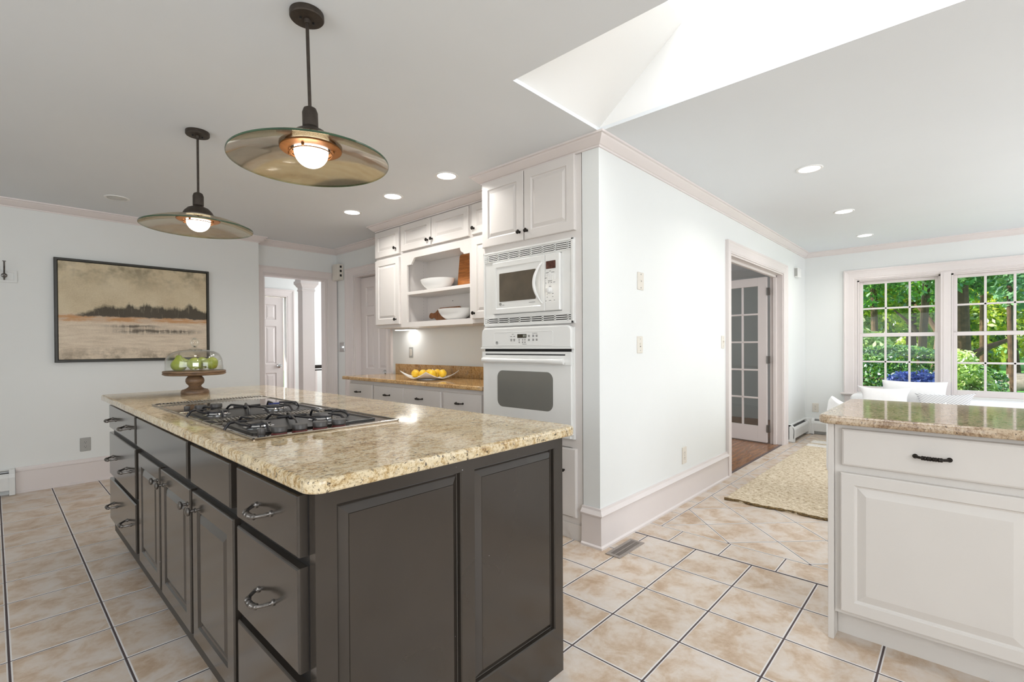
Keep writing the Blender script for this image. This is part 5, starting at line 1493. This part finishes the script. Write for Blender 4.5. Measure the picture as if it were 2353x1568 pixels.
def trunk(parent, x, y, z0, z1, r, lean=(0, 0), br=()):
    bm = nb(); n = 9
    add_tube(bm, [(x+lean[0]*t+.04*math.sin(5*t+x), y+lean[1]*t+.04*math.cos(4*t+y), z0+(z1-z0)*t) for t in [i/n for i in range(n+1)]], [r*(1.35 if i == 0 else 1-.5*i/n) for i in range(n+1)], 10)
    for (h, dx, dy, dz, rr) in br:
        bx, by, bz = x+lean[0]*h, y+lean[1]*h, z0+(z1-z0)*h
        add_tube(bm, [(bx, by, bz), (bx+dx*.5, by+dy*.5, bz+dz*.6), (bx+dx, by+dy, bz+dz)], [r*rr, r*rr*.7, r*rr*.3], 8)
    return obj('trunk', bm, 'bark', parent, smooth=True)
def tree(label, x, y, h, r, N, ls, m, seed, tr=.16, crown_z=None, lean=(0, 0), rz=None, br=()):
    t_ = thing('tree', label, 'tree', (x, y, gz(x)), 'trees seen through the windows')
    trunk(t_, x, y, gz(x)-.05, h*.9, tr, lean, br)
    cz = crown_z if crown_z is not None else h*.62
    leaves('foliage', (x+lean[0]*.7, y+lean[1]*.7, cz), (r, r, rz or (h-cz)), N, ls, m, t_, seed)
    return t_
def shrub(name, label, cat, x, y, z, rad, N, ls, m, seed, stems=True):
    t_ = thing(name, label, cat, (x, y, gz(x)))
    bm = nb()
    for k in range(4):
        a = k*PI/2+.4; add_tube(bm, [(x, y, gz(x)-.03), (x+rad[0]*.3*math.cos(a), y+rad[1]*.3*math.sin(a), z)], [.03, .012], 6)
    obj('stems', bm, 'bark', t_)
    leaves('foliage', (x, y, z), rad, N, ls, m, t_, seed, .5, zmin=gz(x)+.02)
    return t_
# clipped hedge
hd = thing('hedge', 'clipped dark green hedge seen through the left window', 'hedge', (11.6, 1.3, gz(11.6)))
obj('stems', add_box(add_box(nb(), 11.4, 11.9, .2, 3.4, gz(11.6)-.1, .55), 11.45, 11.85, -.3, .2, gz(11.6)-.1, .3), 'bark', hd)
g = np.random.default_rng(11); N = 15000
hy = g.uniform(-.55, 3.7, N); top_ = 1.10+.12*np.sin(hy*1.3+1)-.28*np.clip(.9-hy, 0, 9)**1.3; hx = 11.0+g.uniform(0, 1.2, N)
front = g.uniform(0, 1, N) < .62
zz_ = np.where(front, gz(11.6)+g.uniform(0, 1, N)**.8*(top_-gz(11.6)), top_-g.uniform(0, .12, N)); xx_ = np.where(front, 11.0+g.uniform(0, .14, N)+.12*np.sin(hy*4), hx)
xx_ = xx_+np.where(front, .25*np.clip((zz_-top_+.25)/.25, 0, 1)**2, 0)
P = np.stack([xx_, hy, zz_], 1); nr = np.where(front[:, None], np.array([[-1, 0, .5]]), np.array([[0, 0, 1]]))+g.normal(size=(N, 3))*.6
nr /= np.linalg.norm(nr, axis=1)[:, None]; a_ = np.cross(nr, g.normal(size=(N, 3))); a_ /= np.linalg.norm(a_, axis=1)[:, None]; b2_ = np.cross(nr, a_); s_ = .035*g.uniform(.6, 1.3, (N, 1))
me = bpy.data.meshes.new('foliage'); me.from_pydata(np.stack([P-a_*s_, P-b2_*s_*.5, P+a_*s_, P+b2_*s_*.5], 1).reshape(-1, 3).tolist(), [], np.arange(N*4).reshape(-1, 4).tolist())
at = me.attributes.new('rnd', 'FLOAT', 'FACE'); at.data.foreach_set('value', np.clip(g.normal(.4, .28, N), 0, 1)); me.materials.append(MT['leaf_hedge'])
o = bpy.data.objects.new('foliage', me); C.objects.link(o); o.parent = hd; o.location = -wloc(hd)
shrub('shrub', 'pale green shrub rising behind the left end of the hedge', 'shrub', 13.3, 1.75, 1.05, (.85, .95, .85), 5200, .075, 'leaf_light', 21)
shrub('shrub', 'blue-grey leafy bush in front of the hedge, low in the left window', 'shrub', 9.5, .52, .42, (.38, .56, .50), 7000, .033, 'leaf_blue', 22)
shrub('shrub', 'light green flowering shrub at the left of the second window', 'shrub', 10.4, .0, .55, (.5, .50, .68), 9000, .040, 'leaf_light', 23)
shrub('shrub', 'blue-green shrub low at the corner of the second window', 'shrub', 9.1, -.02, .24, (.22, .2, .36), 1900, .035, 'leaf_blue', 24)
for i, (x, y, s) in enumerate(((19.0, -1.15, .55), (20.0, -.35, .4), (16.6, -2.6, .5))):
    bm = nb(); bmesh.ops.create_icosphere(bm, subdivisions=3, radius=s)
    rn = random.Random(i)
    for v in bm.verts: v.co *= 1+.12*math.sin(v.co.x*6+i)*math.cos(v.co.y*5)+.04*rn.random(); v.co.z *= .6
    ro = obj('rock', bm, 'stone', smooth=True); ro.location = (x, y, gz(x)+s*.25)
    tag(ro, ('largest grey rock', 'small grey rock', 'grey rock furthest right')[i]+' at the back of the lawn', 'rock', 'garden rocks')
tree('tree with a dark trunk in the centre of the left window', 16.0, .78, 7.5, 1.35, 5200, .085, 'leaf_mid', 31, .10, 3.9, (.1, -.2), 2.2, ((.22, .2, .6, .8, .6),))
tree('tree with a leaning dark trunk at the right of the left window', 18.6, .55, 8.5, 1.35, 5000, .09, 'leaf_mid', 32, .14, 4.5, (.2, -.5), 2.6, ((.2, .2, .6, 1.0, .6),))
tree('tree with the thickest trunk in the second window', 16.2, -.12, 8, .95, 4200, .085, 'leaf_mid', 33, .15, 4.1, (.2, .3), 2.3, ((.14, .2, -.8, .5, .7), (.3, .1, .6, 1.0, .5)))
tree('tree at the right side of the second window', 18.0, -1.85, 8, 1.4, 5000, .09, 'leaf_mid', 34, .11, 4.3, (-.1, .3), 2.5)
tree('nearest tree with pale leaves hanging across the second window', 12.4, -.75, 5.0, 1.15, 6200, .07, 'leaf_dog', 35, .05, 2.95, (.1, .2), 1.35)
tree('pale blue-green tree at the upper left of the left window', 13.0, 2.35, 5.0, .95, 3800, .06, 'leaf_dog', 36, .05, 2.6, (0, .1), 1.3)
tree('slender mid-green tree behind the hedge', 15.0, 2.45, 6.5, 1.2, 5200, .08, 'leaf_mid', 37, .07, 3.4, (0, 0), 2.2)
tree('bushy tree filling the gap behind the thick-trunked tree', 20.8, -.55, 8.0, 1.5, 5200, .10, 'leaf_mid', 38, .10, 4.2, (0, .1), 2.6)
tree('bushy tree left of centre behind the leaning trunk', 21.2, 2.3, 8.0, 1.5, 5200, .10, 'leaf_mid', 39, .12, 4.2, (0, .1), 2.7)
tree('low leafy tree at the far left between the hedge and the wood', 23.6, 3.25, 7.0, 1.5, 5600, .11, 'leaf_far', 40, .09, 3.0, (0, .1), 2.4)
tree('tree with bright leaves low behind the hedge, far left', 30.6, 4.3, 8.0, 1.7, 4200, .14, 'leaf_far', 41, .09, 3.4, (0, .1), 2.8)
k = 0
for x, n_, off in ((25.5, 4, 4.4), (28.8, 5, 6.0), (32.5, 5, 5.0)):
    for i in range(n_):
        y = off-2.9*i
        tree('sunlit yellow-green tree in the %s back row, %s from the left' % ({25.5: 'front', 28.8: 'middle', 32.5: 'rearmost'}[x], 'first second third fourth fifth'.split()[i]),
             x+.4*math.sin(k*2.1), y, 11, 1.75, 3600, .15, 'leaf_far', 50+k, .09+.03*(k % 3), 4.4, (.1*math.sin(k), .1), 4.2)
        k += 1
for i in range(5):
    shrub('shrub', 'tall hazy green thicket at the far end of the garden, '+'first second third fourth fifth'.split()[i]+' from the left', 'shrub', 43.0, 8.6-4.2*i, 3.0, (1.6, 2.05, 3.6), 6000, .26, ('leaf_mid', 'leaf_far')[i % 2], 110+i)
for i in range(6):
    shrub('shrub', 'dense shaded thicket behind the back trees, '+'first second third fourth fifth sixth'.split()[i]+' from the left', 'shrub', 37.5, 8.2-3.0*i, 2.0, (1.3, 1.5, 2.6), 4800, .18, ('leaf_far', 'leaf_mid')[i % 2], 90+i)
for i in range(5):
    shrub('shrub', 'woodland undergrowth shrub '+('at the far left', 'left of centre', 'in the centre', 'right of centre', 'at the far right')[i]+' under the back trees', 'shrub', 23.4, 3.9-2.1*i, .75, (.9, 1.0, .7), 2200, .11, 'leaf_far', 70+i)
